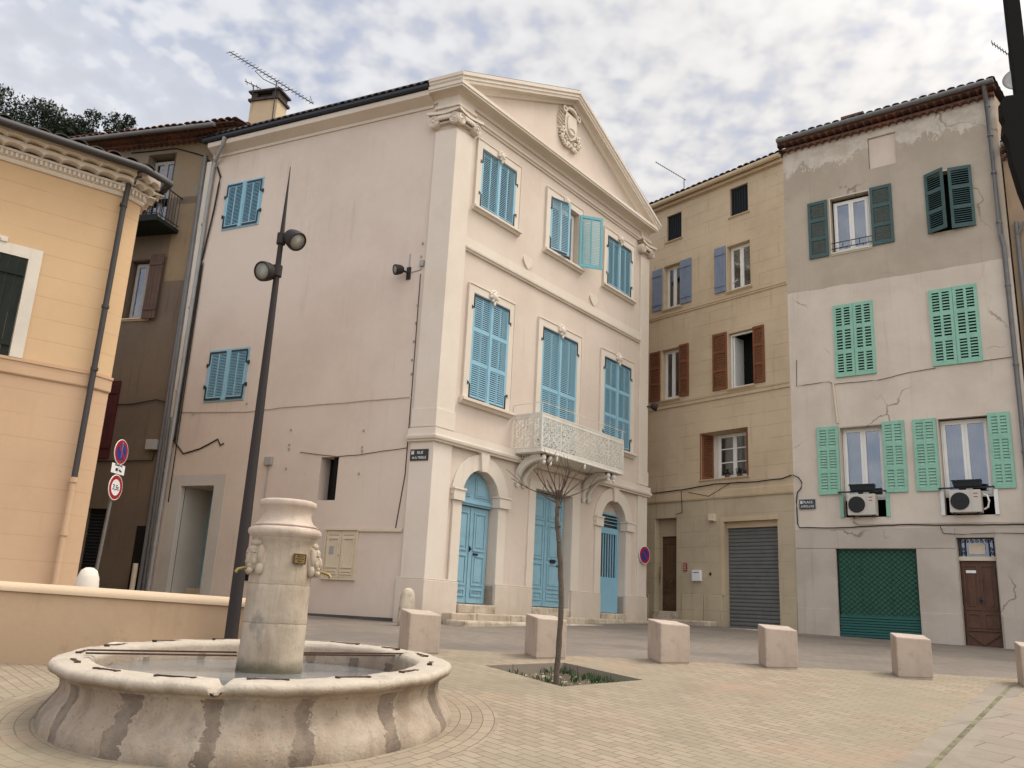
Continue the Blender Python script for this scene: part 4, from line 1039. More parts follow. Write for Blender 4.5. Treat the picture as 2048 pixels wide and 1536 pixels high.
# pale joint of setts along the street edge, border slabs and drain
FD = frame(2.98, 6.45, 36)      # x along the strip, y to the left
def strip(name, mat, x0, x1, o0, o1, dz, kind='structure'):
    mb = MB(FD); cs = [(x0, -o0), (x1, -o0), (x1, -o1), (x0, -o1)]; vs = []
    for x, y in cs:
        p = FD @ Vector((x, y, 0)); vs.append((p.x, p.y, .0925*p.y+dz))
    m2 = MB(); m2.quad(*vs); return m2.build(name, mat, kind=kind)
strip('border_slabs', 'slab', -9, 4.6, -.13, .04, .004)
M['drain'] = stone('mossy_drain', (.22, .20, .11), (.13, .115, .075), (.04, .035, .025), 3, .8, .8)
strip('drain_channel', 'drain', -9, 4.8, .04, .085, .005)
strip('border_slabs', 'slab', -9, 4.6, .085, .20, .0045)
strip('pavement', 'pavement', -9, 3.95, .20, 9, .004)
mb = MB(); mb.quad(*[pz(x, y, .004) for x, y in ((-3.0, 10.45), (9, 10.28), (9, 10.47), (-3.0, 10.64))]); 
mb = MB(FD)
for k in range(0): pass
# kerb and sett edging in front of the cream house
FB2 = frame(7.282, 21.817, 140.1); FB3 = frame(7.282, 21.817, 127.3)
mb = MB(FB3); mb.box(-.1, 5.6, -.50, -.02, 1.0, 1.17); mb.build('pavement_kerb', 'stone_old', kind='structure', bevel=.03)
mb = MB(FB2); mb.box(-2.3, -.1, -.55, -.02, 1.0, 1.33); mb.box(-4.9, -2.35, -.55, -.02, 1.0, 1.47); mb.build('pavement_kerb', 'stone_old', kind='structure', bevel=.04)
# hill behind the roofs
mb = MB(); rg = random.Random(4)
hx = [-130+10*i for i in range(18)]; hy = [45, 55, 62, 72, 90, 120]
hz = [2, 18, 26, 30, 32, 22]
for i in range(len(hx)-1):
    for j in range(len(hy)-1):
        f = lambda x, jj: (x, hy[jj], hz[jj]*(max(0, min(1, (14-x)/34)))+1.5*sin(x*.13+jj))
        mb.quad(f(hx[i], j), f(hx[i+1], j), f(hx[i+1], j+1), f(hx[i], j+1))
mb.build('hill', 'earth', kind='structure', smooth=True)

# ================================================================== OCHRE HOUSE
ocx = thing('ochre_townhouse', 'narrow four storey ochre house with brown and grey blue shutters beside the pink house', 'house', frame(7.282, 21.817, 140.1, 1.1))
mb = MB(FB2)
oh = [(-4.16, -3.58, 12.85, 13.73, .2), (-1.79, -1.17, 12.92, 13.83, .2), (-4.26, -3.63, 10.63, 12.05, .22), (-1.90, -1.13, 10.63, 12.02, .22),
      (-4.33, -3.66, 7.77, 9.34, .22), (-1.90, -1.10, 7.75, 9.36, .22), (-2.89, -1.36, 5.27, 6.57, .45)]
wall_face(mb, -9.5, 0, 4.73, 14.2, oh); mb.build('front_wall', 'ochre', ocx)
mb = MB(FB2); wall_face(mb, -9.5, 0, 1.0, 4.73, [(-4.55, -3.76, 1.0, 4.27, .32), (-2.14, -.50, 1.0, 4.08, .25)], y=-.0)
mb.build('ground_floor_wall', 'ochre_low', ocx)
mb = MB(FB2)
for (z, t, o) in ((10.36, .07, .03), (7.50, .12, .035)): mb.prism_x([(0, z), (-o, z+.01), (-o, z+t*.8), (-o-.02, z+t), (0, z+t)], -9.5, -.002)
mb.M = FB2; mb.prism_x([(0, 4.72), (-.03, 4.72), (-.045, 4.76), (-.045, 4.93), (-.03, 4.95), (0, 4.95)], -9.5, -.002)
for i, nm in enumerate(('string_course',)): mb.build('string_course', 'ochre_band', ocx)
for a, b in ((-3.55, -2.83), (-2.81, -2.22), (-.48, -.003), (-9.5, -4.75)):
    mb = MB(FB2); mb.box(a, b, -.035, .0, 1.0, 2.15); mb.build('plinth', 'ochre_low', ocx, bevel=.01)
mb = MB(FB2); mb.box(-2.815, -2.2, -.012, 0, 2.15, 4.72); mb.build('pilaster', 'ochre_low', ocx)
mb = MB(FB2); mb.box(-2.24, -2.14, -.03, 0, 2.15, 4.2); mb.box(-2.14, -.46, -.03, 0, 4.08, 4.2); mb.build('garage_surround', 'ochre_band', ocx)
mb = MB(); K_ = FB2 @ Vector((0, 0, 0)); bl = FB2 @ Vector((-9.5, 0, 0)); bb = FB2 @ Vector((-9.5, 8, 0)); bc = FB2 @ Vector((0, 8, 0))
body(mb, [(K_.x, K_.y), (bl.x, bl.y), (bb.x, bb.y), (bc.x, bc.y)], 1.0, 14.2, skip=(0,)); mb.build('rear_wall', 'ochre', ocx)
mb = MB(FB2); corrug(mb, (-9.5, -.26, 14.22), (9.6, 0, 0), (0, 4.4, 1.3), 46, .05, (0, 0, 1), 6, steps=9, jitter=.012)
mb.add([(-9.5, -.24, 14.2), (.05, -.24, 14.2), (.05, 4.2, 15.5), (-9.5, 4.2, 15.5)], [(0, 1, 2, 3)]); mb.add([(-9.5, 4.2, 15.5), (.05, 4.2, 15.5), (.05, 8.2, 14.3), (-9.5, 8.2, 14.3)], [(0, 1, 2, 3)])
rf = mb.build('roof', 'tile_dark', ocx)
mb = MB(FB2); mb.box(-9.5, .0, -.12, 0, 14.02, 14.12)
mb.tube([(-9.5, -.20, 14.17), (.02, -.20, 14.17)], .075, 10); mb.build('gutter', 'ochre_band', ocx, auto=40)
for (x0, x1, z0, z1) in ((-4.16, -3.58, 12.85, 13.73), (-1.79, -1.17, 12.92, 13.83)):
    mb = MB(FB2); mb.box(x0, x1, .10, .13, z0, z1)
    for k in range(7): x = x0+(x1-x0)*(k+.5)/7; mb.box(x-.012, x+.012, .05, .075, z0, z1)
    w_ = mb.build('barred_window', 'plastic_dark', ocx); sillp(FB2, w_, x0-.05, x1+.05, z0, .05, .05, 'ochre_band')
def win(fr, par, x0, x1, z0, z1, y, leaves=2, curtain=None, sill='ochre_band', tr=(), fwid=.06, so_=.06, fm='white'):
    fo = sash(fr, par, x0+.005, x1-.005, z0+.005, z1-.005, y, fm, leaves, fwid, tr, curtain)
    room(fr, par, x0, x1, z0, z1, y+.045)
    if sill: sillp(fr, par, x0-.05, x1+.05, z0+.0, so_, .07, sill)
    return fo
def winroot(fr, par, x0, x1, z0, z1, mat, t=.05, out=.015):
    mb = MB(fr); mb.box(x0-t, x0, -out, 0, z0, z1+t); mb.box(x1, x1+t, -out, 0, z0, z1+t); mb.box(x0, x1, -out, 0, z1, z1+t)
    return mb.build('window', mat, par)
w = winroot(FB2, ocx, -4.26, -3.63, 10.63, 12.05, 'ochre_band'); win(FB2, w, -4.26, -3.63, 10.63, 12.05, .16, 2, ('curtain', [(-4.2, -3.7)]))
plank_leaf(FB2, -4.70, -4.30, 10.66, 12.02, n=4).build('shutter', 'slateblue', w); plank_leaf(FB2, -3.60, -3.19, 10.66, 12.06, n=4).build('shutter', 'slateblue', w)
w = winroot(FB2, ocx, -1.90, -1.13, 10.63, 12.02, 'ochre_band'); win(FB2, w, -1.90, -1.13, 10.63, 12.02, .16, 2, ('drape', [(-1.84, -1.4)]))
plank_leaf(FB2, -2.34, -1.95, 10.67, 12.07, n=4).build('shutter', 'slateblue', w)
mb = MB(FB2); mb.tube([(-1.75, .0, 10.84), (-1.3, -.4, 10.72)], .012, 6); mb.build('latch_bar', 'white', w)
w = winroot(FB2, ocx, -4.33, -3.66, 7.77, 9.34, 'ochre_band'); win(FB2, w, -4.33, -3.66, 7.77, 9.34, .16, 2, ('curtain', [(-4.3, -3.95)]))
leaf(FB2, -4.78, -4.37, 7.79, 9.34, rails=(.33, .66), pitch=.05).build('shutter', 'brown', w); leaf(FB2, -3.65, -3.30, 7.79, 9.38, rails=(.33, .66), pitch=.05).build('shutter', 'brown', w)
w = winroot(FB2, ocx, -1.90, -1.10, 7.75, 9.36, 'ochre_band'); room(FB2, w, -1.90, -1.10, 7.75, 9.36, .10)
mb = MB(FB2); mb.box(-1.89, -1.85, .08, .13, 7.77, 9.34); mb.box(-1.15, -1.11, .08, .13, 7.77, 9.34); mb.box(-1.85, -1.15, .08, .13, 9.29, 9.34); mb.box(-1.85, -1.15, .08, .13, 7.77, 7.81)
mb.box(-1.84, -1.79, .13, .55, 7.82, 9.28); mb.build('window_frame', 'white', w); sillp(FB2, w, -1.95, -1.05, 7.75, .06, .07, 'ochre_band')
leaf(FB2, -2.44, -1.95, 7.77, 9.43, rails=(.33, .66), pitch=.05, cols=1).build('shutter', 'brown', w); leaf(FB2, -1.09, -.74, 7.77, 9.38, rails=(.33, .66), pitch=.05).build('shutter', 'brown', w)
w = winroot(FB2, ocx, -2.89, -1.36, 5.27, 6.57, 'brown', .03, .01); win(FB2, w, -2.55, -1.42, 5.28, 6.56, .34, 2, ('curtain', [(-2.4, -1.95), (-1.9, -1.5)]), tr=(.36, .68), sill=None)
mb = MB(FB2); mb.box(-2.89, -2.55, .36, .45, 5.27, 6.57); mb.build('window_cheek', 'white_render', w)
sillp(FB2, w, -2.95, -1.3, 5.27, .05, .05, 'ochre_band')
fL = FB2 @ Matrix.Translation((-2.88, .02, 0)) @ Matrix.Rotation(R(62), 4, 'Z'); leaf(fL, 0, .36, 5.29, 6.55, y=0, pitch=.05).build('shutter', 'brown', w)
fL = FB2 @ Matrix.Translation((-1.37, .02, 0)) @ Matrix.Rotation(R(100), 4, 'Z'); leaf(fL, 0, .36, 5.29, 6.55, y=0, pitch=.05).build('shutter', 'brown', w)
mb = MB(FB2); mb.box(-4.50, -3.78, .26, .32, 1.60, 3.76)
for q in ((1.75, 2.25), (2.35, 3.6)): panel(mb, -4.42, -3.86, q[0], q[1], .26)
dr = mb.build('entrance_door', 'oakwood', ocx); mb = MB(FB2); mb.ball((-4.1, .22, 2.5), .03); mb.tube([(-4.44, .1, 2.9), (-4.46, .12, 2.45)], .015, 6); mb.build('door_handle', 'brass', dr)
mb = MB(FB2); mb.box(-4.55, -3.76, .2, .30, 3.77, 4.27); mb.box(-4.55, -4.47, .2, .3, 1.6, 3.77); mb.build('door_head', 'ochre_low', ocx)
mb = MB(FB2); mb.box(-4.58, -3.72, -.06, .3, 1.0, 1.68); mb.build('door_step', 'stone_old', ocx, bevel=.02)
mb = MB(FB2); n = 27
for k in range(n): z = 1.30+(3.92-1.30)*k/n; h_ = (3.92-1.30)/n; mb.prism_x([(.20, z), (.18, z+.012), (.178, z+h_*.5), (.20, z+h_-.012), (.205, z+h_)], -2.12, -.52)
mb.box(-2.12, -.52, .21, .23, 1.0, 3.93); mb.build('rolling_shutter', 'shutter_grey', ocx)
mb = MB(FB2); mb.box(-2.14, -.50, .12, .23, 3.92, 4.08); mb.build('shutter_box', 'ochre_band', ocx)
for (a, nm, mt, lab) in (((-3.50, -3.38, -.035, 0, 2.78, 2.99), 'intercom', 'red', None), ((-3.16, -2.88, -.09, 0, 2.51, 2.80), 'letter_box', 'sign_white', None), ((-2.62, -2.56, -.03, 0, 2.66, 2.74), 'door_bell', 'plastic_dark', None)):
    mb = MB(FB2); mb.box(*[v-.04 if i in (2, 3) and False else v for i, v in enumerate(a)]); bo = mb.build(nm, mt, ocx, bevel=.006)
    if nm == 'letter_box':
        mb = MB(FB2); mb.box(-3.12, -2.92, -.094, -.0905, 2.725, 2.74); mb.build('slot', 'plastic_dark', bo)
    if nm == 'intercom':
        mb = MB(FB2)
        for k in range(3): mb.box(-3.48, -3.40, -.040, -.0355, 2.80+.06*k, 2.84+.06*k)
        mb.build('button_row', 'greybox', bo)
mb = MB(FB2); mb.box(-2.58, -2.38, -.12, 0, 4.10, 4.30); mb.box(-2.55, -2.41, -.14, -.121, 4.12, 4.15); mb.build('ventilation_box', 'cabinet', ocx, bevel=.01)
mb = MB(FB2); mb.box(-.36, .0, .0, .01, 1, 1.01); mb.v = []; mb.f = []
chm = MB(FB2); chm.box(-4.3, -3.9, .9, 1.5, 14.3, 14.95); ch = chm.build('chimney', 'tile', rf); mb = MB(FB2)
mb.prism_x([(.85, 14.95), (1.2, 15.25), (1.55, 14.95)], -4.3, -3.9); mb.build('chimney', 'tile', rf)

# ================================================================== CREAM HOUSE
crm = thing('cream_townhouse', 'tall off white and grey patched house with mint and dark teal shutters', 'house', frame(7.282, 21.817, 127.3, 1.1))
BW = 5.27
ch_ = [(2.27, 2.96, 13.15, 14.05, .07), (1.23, 2.22, 10.97, 12.55, .2), (3.60, 4.60, 11.0, 12.6, .2), (1.18, 2.16, 7.62, 9.5, .15), (3.46, 4.51, 7.62, 9.5, .15),
       (1.2, 2.2, 4.07, 6.30, .25), (3.45, 4.48, 4.07, 6.34, .25), (.98, 2.79, 1.0, 3.32, .16), (3.64, 4.40, 1.0, 3.57, .3)]
mb = MB(FB3); wall_face(mb, 0, BW, 1.0, 14.35, ch_); mb.build('front_wall', 'b3', crm)
mb = MB(FB3); mb.box(2.28, 2.95, .05, .07, 13.15, 14.04); mb.build('blocked_window', 'cream', crm)
pB = [FB3 @ Vector(v) for v in ((0, 0, 0), (BW, 0, 0), (BW, 8, 0), (0, 8, 0))]
mb = MB(); body(mb, [(p.x, p.y) for p in pB], 1.0, 14.35, skip=(0,)); mb.build('rear_wall', 'side_ochre', crm)
mb = MB(FB3); mb.box(0.004, .975, -.022, 0, 1.0, 3.325); mb.box(2.795, 3.62, -.022, 0, 1.0, 3.325); mb.box(.004, 3.62, -.026, 0, 3.335, 3.78); mb.box(4.42, BW, -.02, 0, 1.0, 3.75); mb.build('base_band', 'b3', crm)
for a, b in ((.003, .97), (2.80, 3.60), (4.44, BW)):
    mb = MB(FB3); mb.box(a, b, -.04, -.0225, 1.0, 1.9); mb.build('plinth', 'b3', crm, bevel=.006)
mb = MB(FB3)
scallops(mb, -.02, BW+.02, 0, -.13, 14.30, .19, .085); scallops(mb, -.02-.04, BW+.06, 0, -.27, 14.45, .19, .085)
mb.build('tile_eaves', 'tile', crm)
mb = MB(FB3); mb.tube([(-.05, -.34, 14.53), (BW+.05, -.34, 14.53)], .065, 10); mb.build('gutter', 'zinc', crm, auto=40)
mb = MB(FB3); corrug(mb, (-.05, -.36, 14.56), (BW+.15, 0, 0), (0, 4.4, 1.25), 25, .055, (0, 0, 1), 6, steps=9, jitter=.012)
mb.add([(-.05, -.3, 14.5), (BW+.1, -.3, 14.5), (BW+.1, 4.1, 15.78), (-.05, 4.1, 15.78)], [(0, 1, 2, 3)]); mb.add([(-.05, 4.1, 15.78), (BW+.1, 4.1, 15.78), (BW+.1, 8.2, 14.4), (-.05, 8.2, 14.4)], [(0, 1, 2, 3)])
rf3 = mb.build('roof', 'tile_dark', crm)
mb = MB(FB3); mb.box(1.55, 2.05, .5, 1.0, 14.5, 15.12); mb.box(1.50, 2.10, .45, 1.05, 15.12, 15.19); mb.build('chimney', 'tile', rf3)
mb = MB(FB3); mb.add([(BW, 0, 14.35), (BW, 4.1, 15.7), (BW, 8, 14.35)], [(0, 1, 2)]); mb.build('gable', 'side_ochre', crm)
# top floor
w = winroot(FB3, crm, 1.23, 2.22, 10.97, 12.55, 'white_render', .03, .01); win(FB3, w, 1.27, 2.18, 10.99, 12.48, .14, 2, None, 'white_render')
leaf(FB3, .64, 1.15, 10.94, 12.56, rails=(.33, .66), stile=.07, pitch=.055, cover=.66).build('shutter', 'teal', w); leaf(FB3, 2.25, 2.78, 10.98, 12.60, rails=(.33, .66), stile=.07, pitch=.055, cover=.66).build('shutter', 'teal', w)
mb = MB(FB3)
for z in (11.10, 11.26): mb.tube([(1.22, -.03, z), (2.24, -.03, z)], .012, 6)
for k in range(5): x = 1.3+.85*k/4; mb.tube([(x, -.03, 11.10), (x, -.03, 11.26)], .009, 5)
mb.build('window_guard', 'black_iron', w)
w = winroot(FB3, crm, 3.60, 4.60, 11.0, 12.6, 'white_render', .03, .01); room(FB3, w, 3.6, 4.6, 11.0, 12.6, .15)
f1 = FB3 @ Matrix.Translation((3.57, -.03, 0)) @ Matrix.Rotation(R(-24), 4, 'Z'); leaf(f1, 0, .50, 10.99, 12.6, y=-.02, rails=(.33, .66), stile=.07, pitch=.055, cover=.45).build('shutter', 'teal', w)
f2 = FB3 @ Matrix.Translation((4.63, -.03, 0)) @ Matrix.Rotation(R(9), 4, 'Z'); leaf(f2, -.52, 0, 10.99, 12.6, y=-.02, rails=(.33, .66), stile=.07, pitch=.055, cover=.45).build('shutter', 'teal', w)
for (x0, x1) in ((1.18, 2.16), (3.46, 4.51)):
    w = winroot(FB3, crm, x0, x1, 7.62, 9.5, 'white_render', .02, .008); room(FB3, w, x0, x1, 7.62, 9.5, .12); xm = (x0+x1)/2
    slotted_leaf(FB3, x0, xm-.004, 7.60, 9.52).build('shutter', 'mint', w); slotted_leaf(FB3, xm+.004, x1, 7.60, 9.52).build('shutter', 'mint', w)
for (x0, x1, l0, l1, r0_, r1_) in ((1.20, 2.20, .64, 1.17, 2.21, 2.71), (3.45, 4.48, 2.90, 3.41, 4.49, 4.93)):
    w = winroot(FB3, crm, x0, x1, 4.07, 6.32, 'white_render', .02, .008); win(FB3, w, x0+.005, x1-.005, 4.5, 6.31, .20, 2, ('curtain' if x0 < 2 else 'drape', [(x0+.15, x1-.12)]), None, fwid=.065)
    room(FB3, w, x0, x1, 4.07, 4.55, .24)
    slotted_leaf(FB3, l0, l1, 4.64, 6.35, cover=.66).build('shutter', 'mint', w); slotted_leaf(FB3, r0_, r1_, 4.64, 6.36, cover=.66).build('shutter', 'mint', w)
    mb = MB(FB3); mb.box(x0-.06, x0+.02, -.04, -.005, 4.07, 4.63); mb.build('lower_shutter_edge', 'mint' if x0 < 2 else 'white', w); mb = MB(FB3); mb.box(x1+.0, x1+.08, -.04, -.005, 4.07, 4.63); mb.build('lower_shutter_edge', 'mint' if x0 < 2 else 'white', w)
    mb = MB(FB3); mb.box(x0-.07, x1+.04, -.16, -.10, 4.655, 4.685); mb.tube([(x0-.05, -.13, 4.66), (x0-.05, 0, 4.66)], .012, 5); mb.tube([(x1+.02, -.13, 4.66), (x1+.02, 0, 4.66)], .012, 5); mb.build('support_rail', 'plastic_dark', w)
# shop front
mb = MB(FB3); mb.box(.98, 2.79, .10, .16, 1.0, 3.32)
for x in (1.52, 2.2): mb.box(x-.012, x+.012, .085, .10, 1.75, 3.32)
sf = mb.build('shop_shutter', 'shop_green', crm)
mb = MB(FB3)
for k in range(9): z = 1.22+.062*k; mb.prism_x([(.085, z), (.05, z+.006), (.05, z+.05), (.085, z+.058)], 1.0, 2.785)
mb.build('shutter_slats', 'shop_green_low', sf)
mb = MB(FB3); nx = 26; nz = 26; cw = 1.785/nx; chh = (3.31-1.80)/nz
for j in range(nz):
    for ph in (0,):
        pts = [(1.0+cw*i, .055, 1.80+chh*(j+((i+j) % 2))) for i in range(nx+1)]
        mb.tube(pts, .0075, 4, cap=False)
mb.build('diamond_grille', 'plastic_dark', sf)
mb = MB(FB3); mb.box(.86, .975, .0, .12, 1.0, 3.3) if False else None
mb.box(.98, 1.0, .04, .1, 1.15, 3.32); mb.build('guide_rail', 'plastic_dark', sf)
# door
mb = MB(FB3); mb.box(3.66, 4.38, .2, .26, 1.16, 3.07)
for q in ((3.70, 4.0), (4.04, 4.34)): panel(mb, q[0], q[1], 2.0, 2.98, .2); panel(mb, q[0], q[1], 1.62, 1.94, .2, False)
mb.box(4.0, 4.04, .185, .199, 1.2, 3.05)
dr = mb.build('entrance_door', 'wood', crm); mb = MB(FB3); mb.ball((4.02, .13, 2.22), .032); mb.box(4.0, 4.04, .165, .184, 2.14, 2.3); mb.build('door_handle', 'black_iron', dr)
mb = MB(FB3); mb.box(3.76, 3.96, .165, .185, 2.80, 2.86); mb.build('letter_slot', 'sign_white', dr)
mb = MB(FB3); mb.tube([(3.70, .17, 1.50), (4.02, .17, 1.26), (4.34, .17, 1.50)], .014, 5); mb.tube([(3.7, .17, 1.56), (4.34, .17, 1.56)], .012, 5); mb.build('kick_moulding', 'oldwood', dr)
mb = MB(FB3); mb.box(3.64, 4.40, .14, .26, 3.07, 3.16); mb.build('transom_bar', 'cabinet', crm)
mb = MB(FB3); mb.box(3.66, 4.38, .22, .24, 3.16, 3.55); tg = mb.build('transom_window', 'glass', crm)
mb = MB(FB3); mb.box(3.86, 4.18, .19, .215, 3.22, 3.46); mb.build('transom_panel', 'cabinet', tg)
mb = MB(FB3)
for x in (3.69, 3.78, 4.26, 4.35): mb.box(x-.009, x+.009, .16, .18, 3.17, 3.55)
for k in range(7): mb.ring_y(3.72+.1*k, 3.51, .022, .034, .16, .178, 10)
for x in (3.735, 4.305): mb.ring_y(x, 3.33, .02, .034, .16, .178, 10); mb.ring_y(x, 3.24, .02, .034, .16, .178, 10)
mb.build('transom_grille', 'black_iron', tg)
mb = MB(FB3); mb.box(3.63, 4.42, -.10, .25, 1.0, 1.155); mb.build('threshold', 'stone_old', crm, bevel=.02)
mb = MB(FB3); mb.box(.95, 2.82, -.10, .15, 1.0, 1.21); mb.build('threshold', 'b3', crm, bevel=.02)
mb = MB(FB3); mb.tube([(5.10, -.30, 14.5), (5.10, -.08, 14.2), (5.12, -.07, 10.6), (5.16, -.07, 10.3), (5.16, -.07, 1.3)], .055, 10)
for z in (14.0, 13.2, 12.2, 10.9, 9.3, 7.4, 5.4): mb.tube([(5.11 if z > 10.5 else 5.16, -.07, z), (5.11 if z > 10.5 else 5.16, -.07, z+.05)], .066, 10)
mb.build('drainpipe', 'zinc', crm, auto=40)
mb = MB(FB3); mb.tube([(1.10, -.03, 7.45), (1.17, -.03, 6.42)], .028, 8); mb.build('overflow_pipe', 'cabinet', crm, auto=40)
# neighbour to the right
FB4 = FB3
tan = thing('tan_house', 'tan house at the right edge with rough eaves, mostly out of view', 'house', frame(11.47, 18.62, 127.3, 1.1))
mb = MB(FB4); mb.box(BW+.03, 11, .10, 8, 1.0, 12.55); mb.build('wall', 'side_ochre', tan)
mb = MB(FB4); scallops(mb, BW+.03, 11, .10, -.02, 12.62, .19, .085); scallops(mb, BW+.03, 11, .10, -.14, 12.76, .19, .085); mb.build('tile_eaves', 'tile', tan)
mb = MB(FB4); mb.tube([(BW+.05, -.20, 12.84), (11, -.20, 12.84)], .06, 10); mb.build('gutter', 'zinc', tan, auto=40)
mb = MB(FB4); corrug(mb, (BW+.03, -.2, 12.9), (5.7, 0, 0), (0, 4, 1.1), 26, .05, (0, 0, 1), 6, steps=6); mb.add([(BW+.03, -.15, 12.86), (11, -.15, 12.86), (11, 8, 15)], [(0, 1, 2)]); mb.add([(BW+.03, -.15, 12.86), (11, 8, 15), (BW+.03, 8, 15)], [(0, 1, 2)]); mb.build('roof', 'tile_dark', tan)
mb = MB(FB4); mb.tube([(5.45, .04, 10.9), (5.42, .04, 1.3)], .05, 10); mb.tube([(5.42, .02, 10.5), (5.62, -.02, 10.85)], .035, 8); mb.build('drainpipe', 'zinc', tan, auto=40)

# ================================================================== YELLOW HOUSE (left)
YX, YY = -6.675, 13.433
FY = frame(YX, YY, 52.2); FC = frame(YX, YY, 26); FN = frame(YX+.31*sin(R(26)), YY+.31*cos(R(26)), -42)
yel = thing('apricot_house', 'apricot yellow house with white toothed cornice and dark green shutter at the left edge', 'house', frame(YX, YY, 52.2, 1.1))
mb = MB(FY); wall_face(mb, -9, 0, 4.58, 8.0, [(-3.2, -1.23, 4.84, 6.42, .06)]); mb.M = FC; mb.quad((0, 0, 4.58), (.31, 0, 4.58), (.31, 0, 8.0), (0, 0, 8.0)); mb.M = FN; mb.quad((0, 0, 1.0), (9, 0, 1.0), (9, 0, 8.0), (0, 0, 8.0))
mb.build('upper_wall', 'yellow', yel)
mb = MB(FY); wall_face(mb, -9, 0, 1.0, 4.58, []); mb.M = FC; mb.quad((0, 0, 1.0), (.31, 0, 1.0), (.31, 0, 4.58), (0, 0, 4.58)); mb.build('lower_wall', 'yellow_low', yel)
mb = MB(FY); YS = [(0, 0), (.02, 0), (.03, .02), (.03, .20), (.045, .21), (.045, .25), (0, .26)]
msweep(mb, YS, -9, 0, 4.58, 0, .23); mb.M = FC; msweep(mb, YS, 0, .31, 4.58, .23, .3); mb.build('string_course', 'yellow_low', yel)
def ycor(prof, name, mat):
    mb = MB(FY); msweep(mb, prof, -9, 0, 7.9, 0, .23); mb.M = FC; msweep(mb, prof, 0, .31, 7.9, .23, .4); mb.M = FN; msweep(mb, prof, 0, 4, 7.9, .4, 0)
    return mb.build(name, mat, yel)
ycor([(0, 0), (.03, 0), (.05, .03), (.05, .06), (.07, .07), (.07, .15), (.10, .16), (.10, .20), (0, .2)], 'cornice', 'trim')
mb = MB(FY)
for k in range(130): x = -9+.0695*k; mb.box(x, x+.035, -.115, -.069, 7.975, 8.045)
for k in range(4): mb.M = FC; x = .01+.075*k; mb.box(x, x+.035, -.115, -.069, 7.975, 8.045)
mb.build('dentils', 'trim', yel)
for (o, z) in ((.22, 8.16), (.34, 8.26)):
    mb = MB(FY); scallops(mb, -9, .03, -.05, -o, z, .27, .07, 8); mb.M = FC; scallops(mb, -.03, .36, -.05, -o, z, .2, .07, 8); mb.M = FN; scallops(mb, -.05, 4, -.05, -o, z, .27, .07, 8)
    mb.build('scalloped_eaves', 'trim', yel)
mb = MB(FY); gp = lambda fr, x, o, z: fr @ Vector((x, -o, z)); pts = [gp(FY, -9, .45, 8.32), gp(FY, .11, .45, 8.32), gp(FC, .45, .45, 8.32), gp(FN, 3, .45, 8.32)]
mb.M = Matrix.Identity(4); mb.tube(pts, .065, 12); mb.build('gutter', 'bronze_pipe', yel, auto=40)
mb = MB(FY); corrug(mb, (-9, -.44, 8.355), (9.3, 0, 0), (0, 3.6, 1.05), 35, .07, (0, 0, 1), 7, steps=9, jitter=.02, seed=3)
mb.add([(-9, -.40, 8.34), (.1, -.40, 8.34), (.3, 3.2, 9.38), (-9, 3.2, 9.38)], [(0, 1, 2, 3)]); mb.build('roof', 'tile_dark', yel)
mb = MB(FY); mb.tube([(-.02, -.10, 8.12), (-.035, -.09, 7.6), (-.05, -.09, 3.1)], .046, 12)
for z in (5.9, 4.85, 7.7): mb.tube([(-.04, -.09, z), (-.04, -.09, z+.05)], .06, 12)
pipe = mb.build('drainpipe', 'bronze_pipe', yel, auto=40)
mb = MB(FY); mb.tube([(-.055, -.085, 3.1), (-.06, -.085, 1.1)], .047, 12); mb.tube([(-.055, -.085, 3.06), (-.055, -.085, 3.14)], .06, 12); mb.tube([(-.055, -.085, 2.25), (-.055, -.085, 2.32)], .06, 12); mb.build('drainpipe', 'yellow_low', yel, auto=40)
mb = MB(FY); x0, x1, z0, z1 = -3.0, -1.23, 4.84, 6.42
mb.box(x1, x1+.18, -.03, 0, z0, z1+.18); mb.box(x0, x1, -.03, 0, z1, z1+.18); mb.box(x0-.18, x0, -.03, 0, z0, z1+.18); mb.prism_y([(-2.4, 6.6), (-1.56, 6.6), (-1.56, 6.68), (-2.4, 6.68)], -.05, 0)
w = mb.build('window_surround', 'white_render', yel)
mb = MB(FY); blob_cluster(mb, -1.9, -.05, 6.62, .5, .14, 12, 3, .05); mb.build('ornament', 'trim', w, smooth=True)
plank_leaf(FY, -2.1, -1.24, 4.85, 6.41, y=-.02, n=7, bars=(.12, .84)).build('shutter', 'darkgreen', w); plank_leaf(FY, -3.0, -2.12, 4.85, 6.41, y=-.02, n=7, bars=(.12, .84)).build('shutter', 'darkgreen', w)

# ================================================================== ALLEY HOUSE
F5 = frame(-7.9, 20.1, 106)
aly = thing('alley_house', 'shaded brown house in the alley with a small iron balcony and old shutters', 'house', frame(-7.9, 20.1, 106, 1.1))
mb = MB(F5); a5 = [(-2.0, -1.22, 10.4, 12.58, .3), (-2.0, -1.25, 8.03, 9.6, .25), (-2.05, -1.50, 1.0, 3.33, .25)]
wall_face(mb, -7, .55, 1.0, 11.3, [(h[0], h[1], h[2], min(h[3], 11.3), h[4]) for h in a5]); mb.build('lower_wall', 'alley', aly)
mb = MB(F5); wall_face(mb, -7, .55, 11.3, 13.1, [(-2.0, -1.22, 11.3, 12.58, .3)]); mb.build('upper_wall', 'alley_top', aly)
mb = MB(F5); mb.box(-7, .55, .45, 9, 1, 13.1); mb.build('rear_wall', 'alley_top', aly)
mb = MB(F5); mb.box(-.95, -.3, -.004, 0, 9.0, 11.1); mb.build('render_patch', 'alley_patch', aly)
mb = MB(F5)
for k, (o, z) in enumerate(((.16, 12.86), (.32, 12.94), (.45, 13.02))): scallops(mb, -7, .7, 0, -o, z, .17, .06)
mb.build('tile_eaves', 'tile', aly)
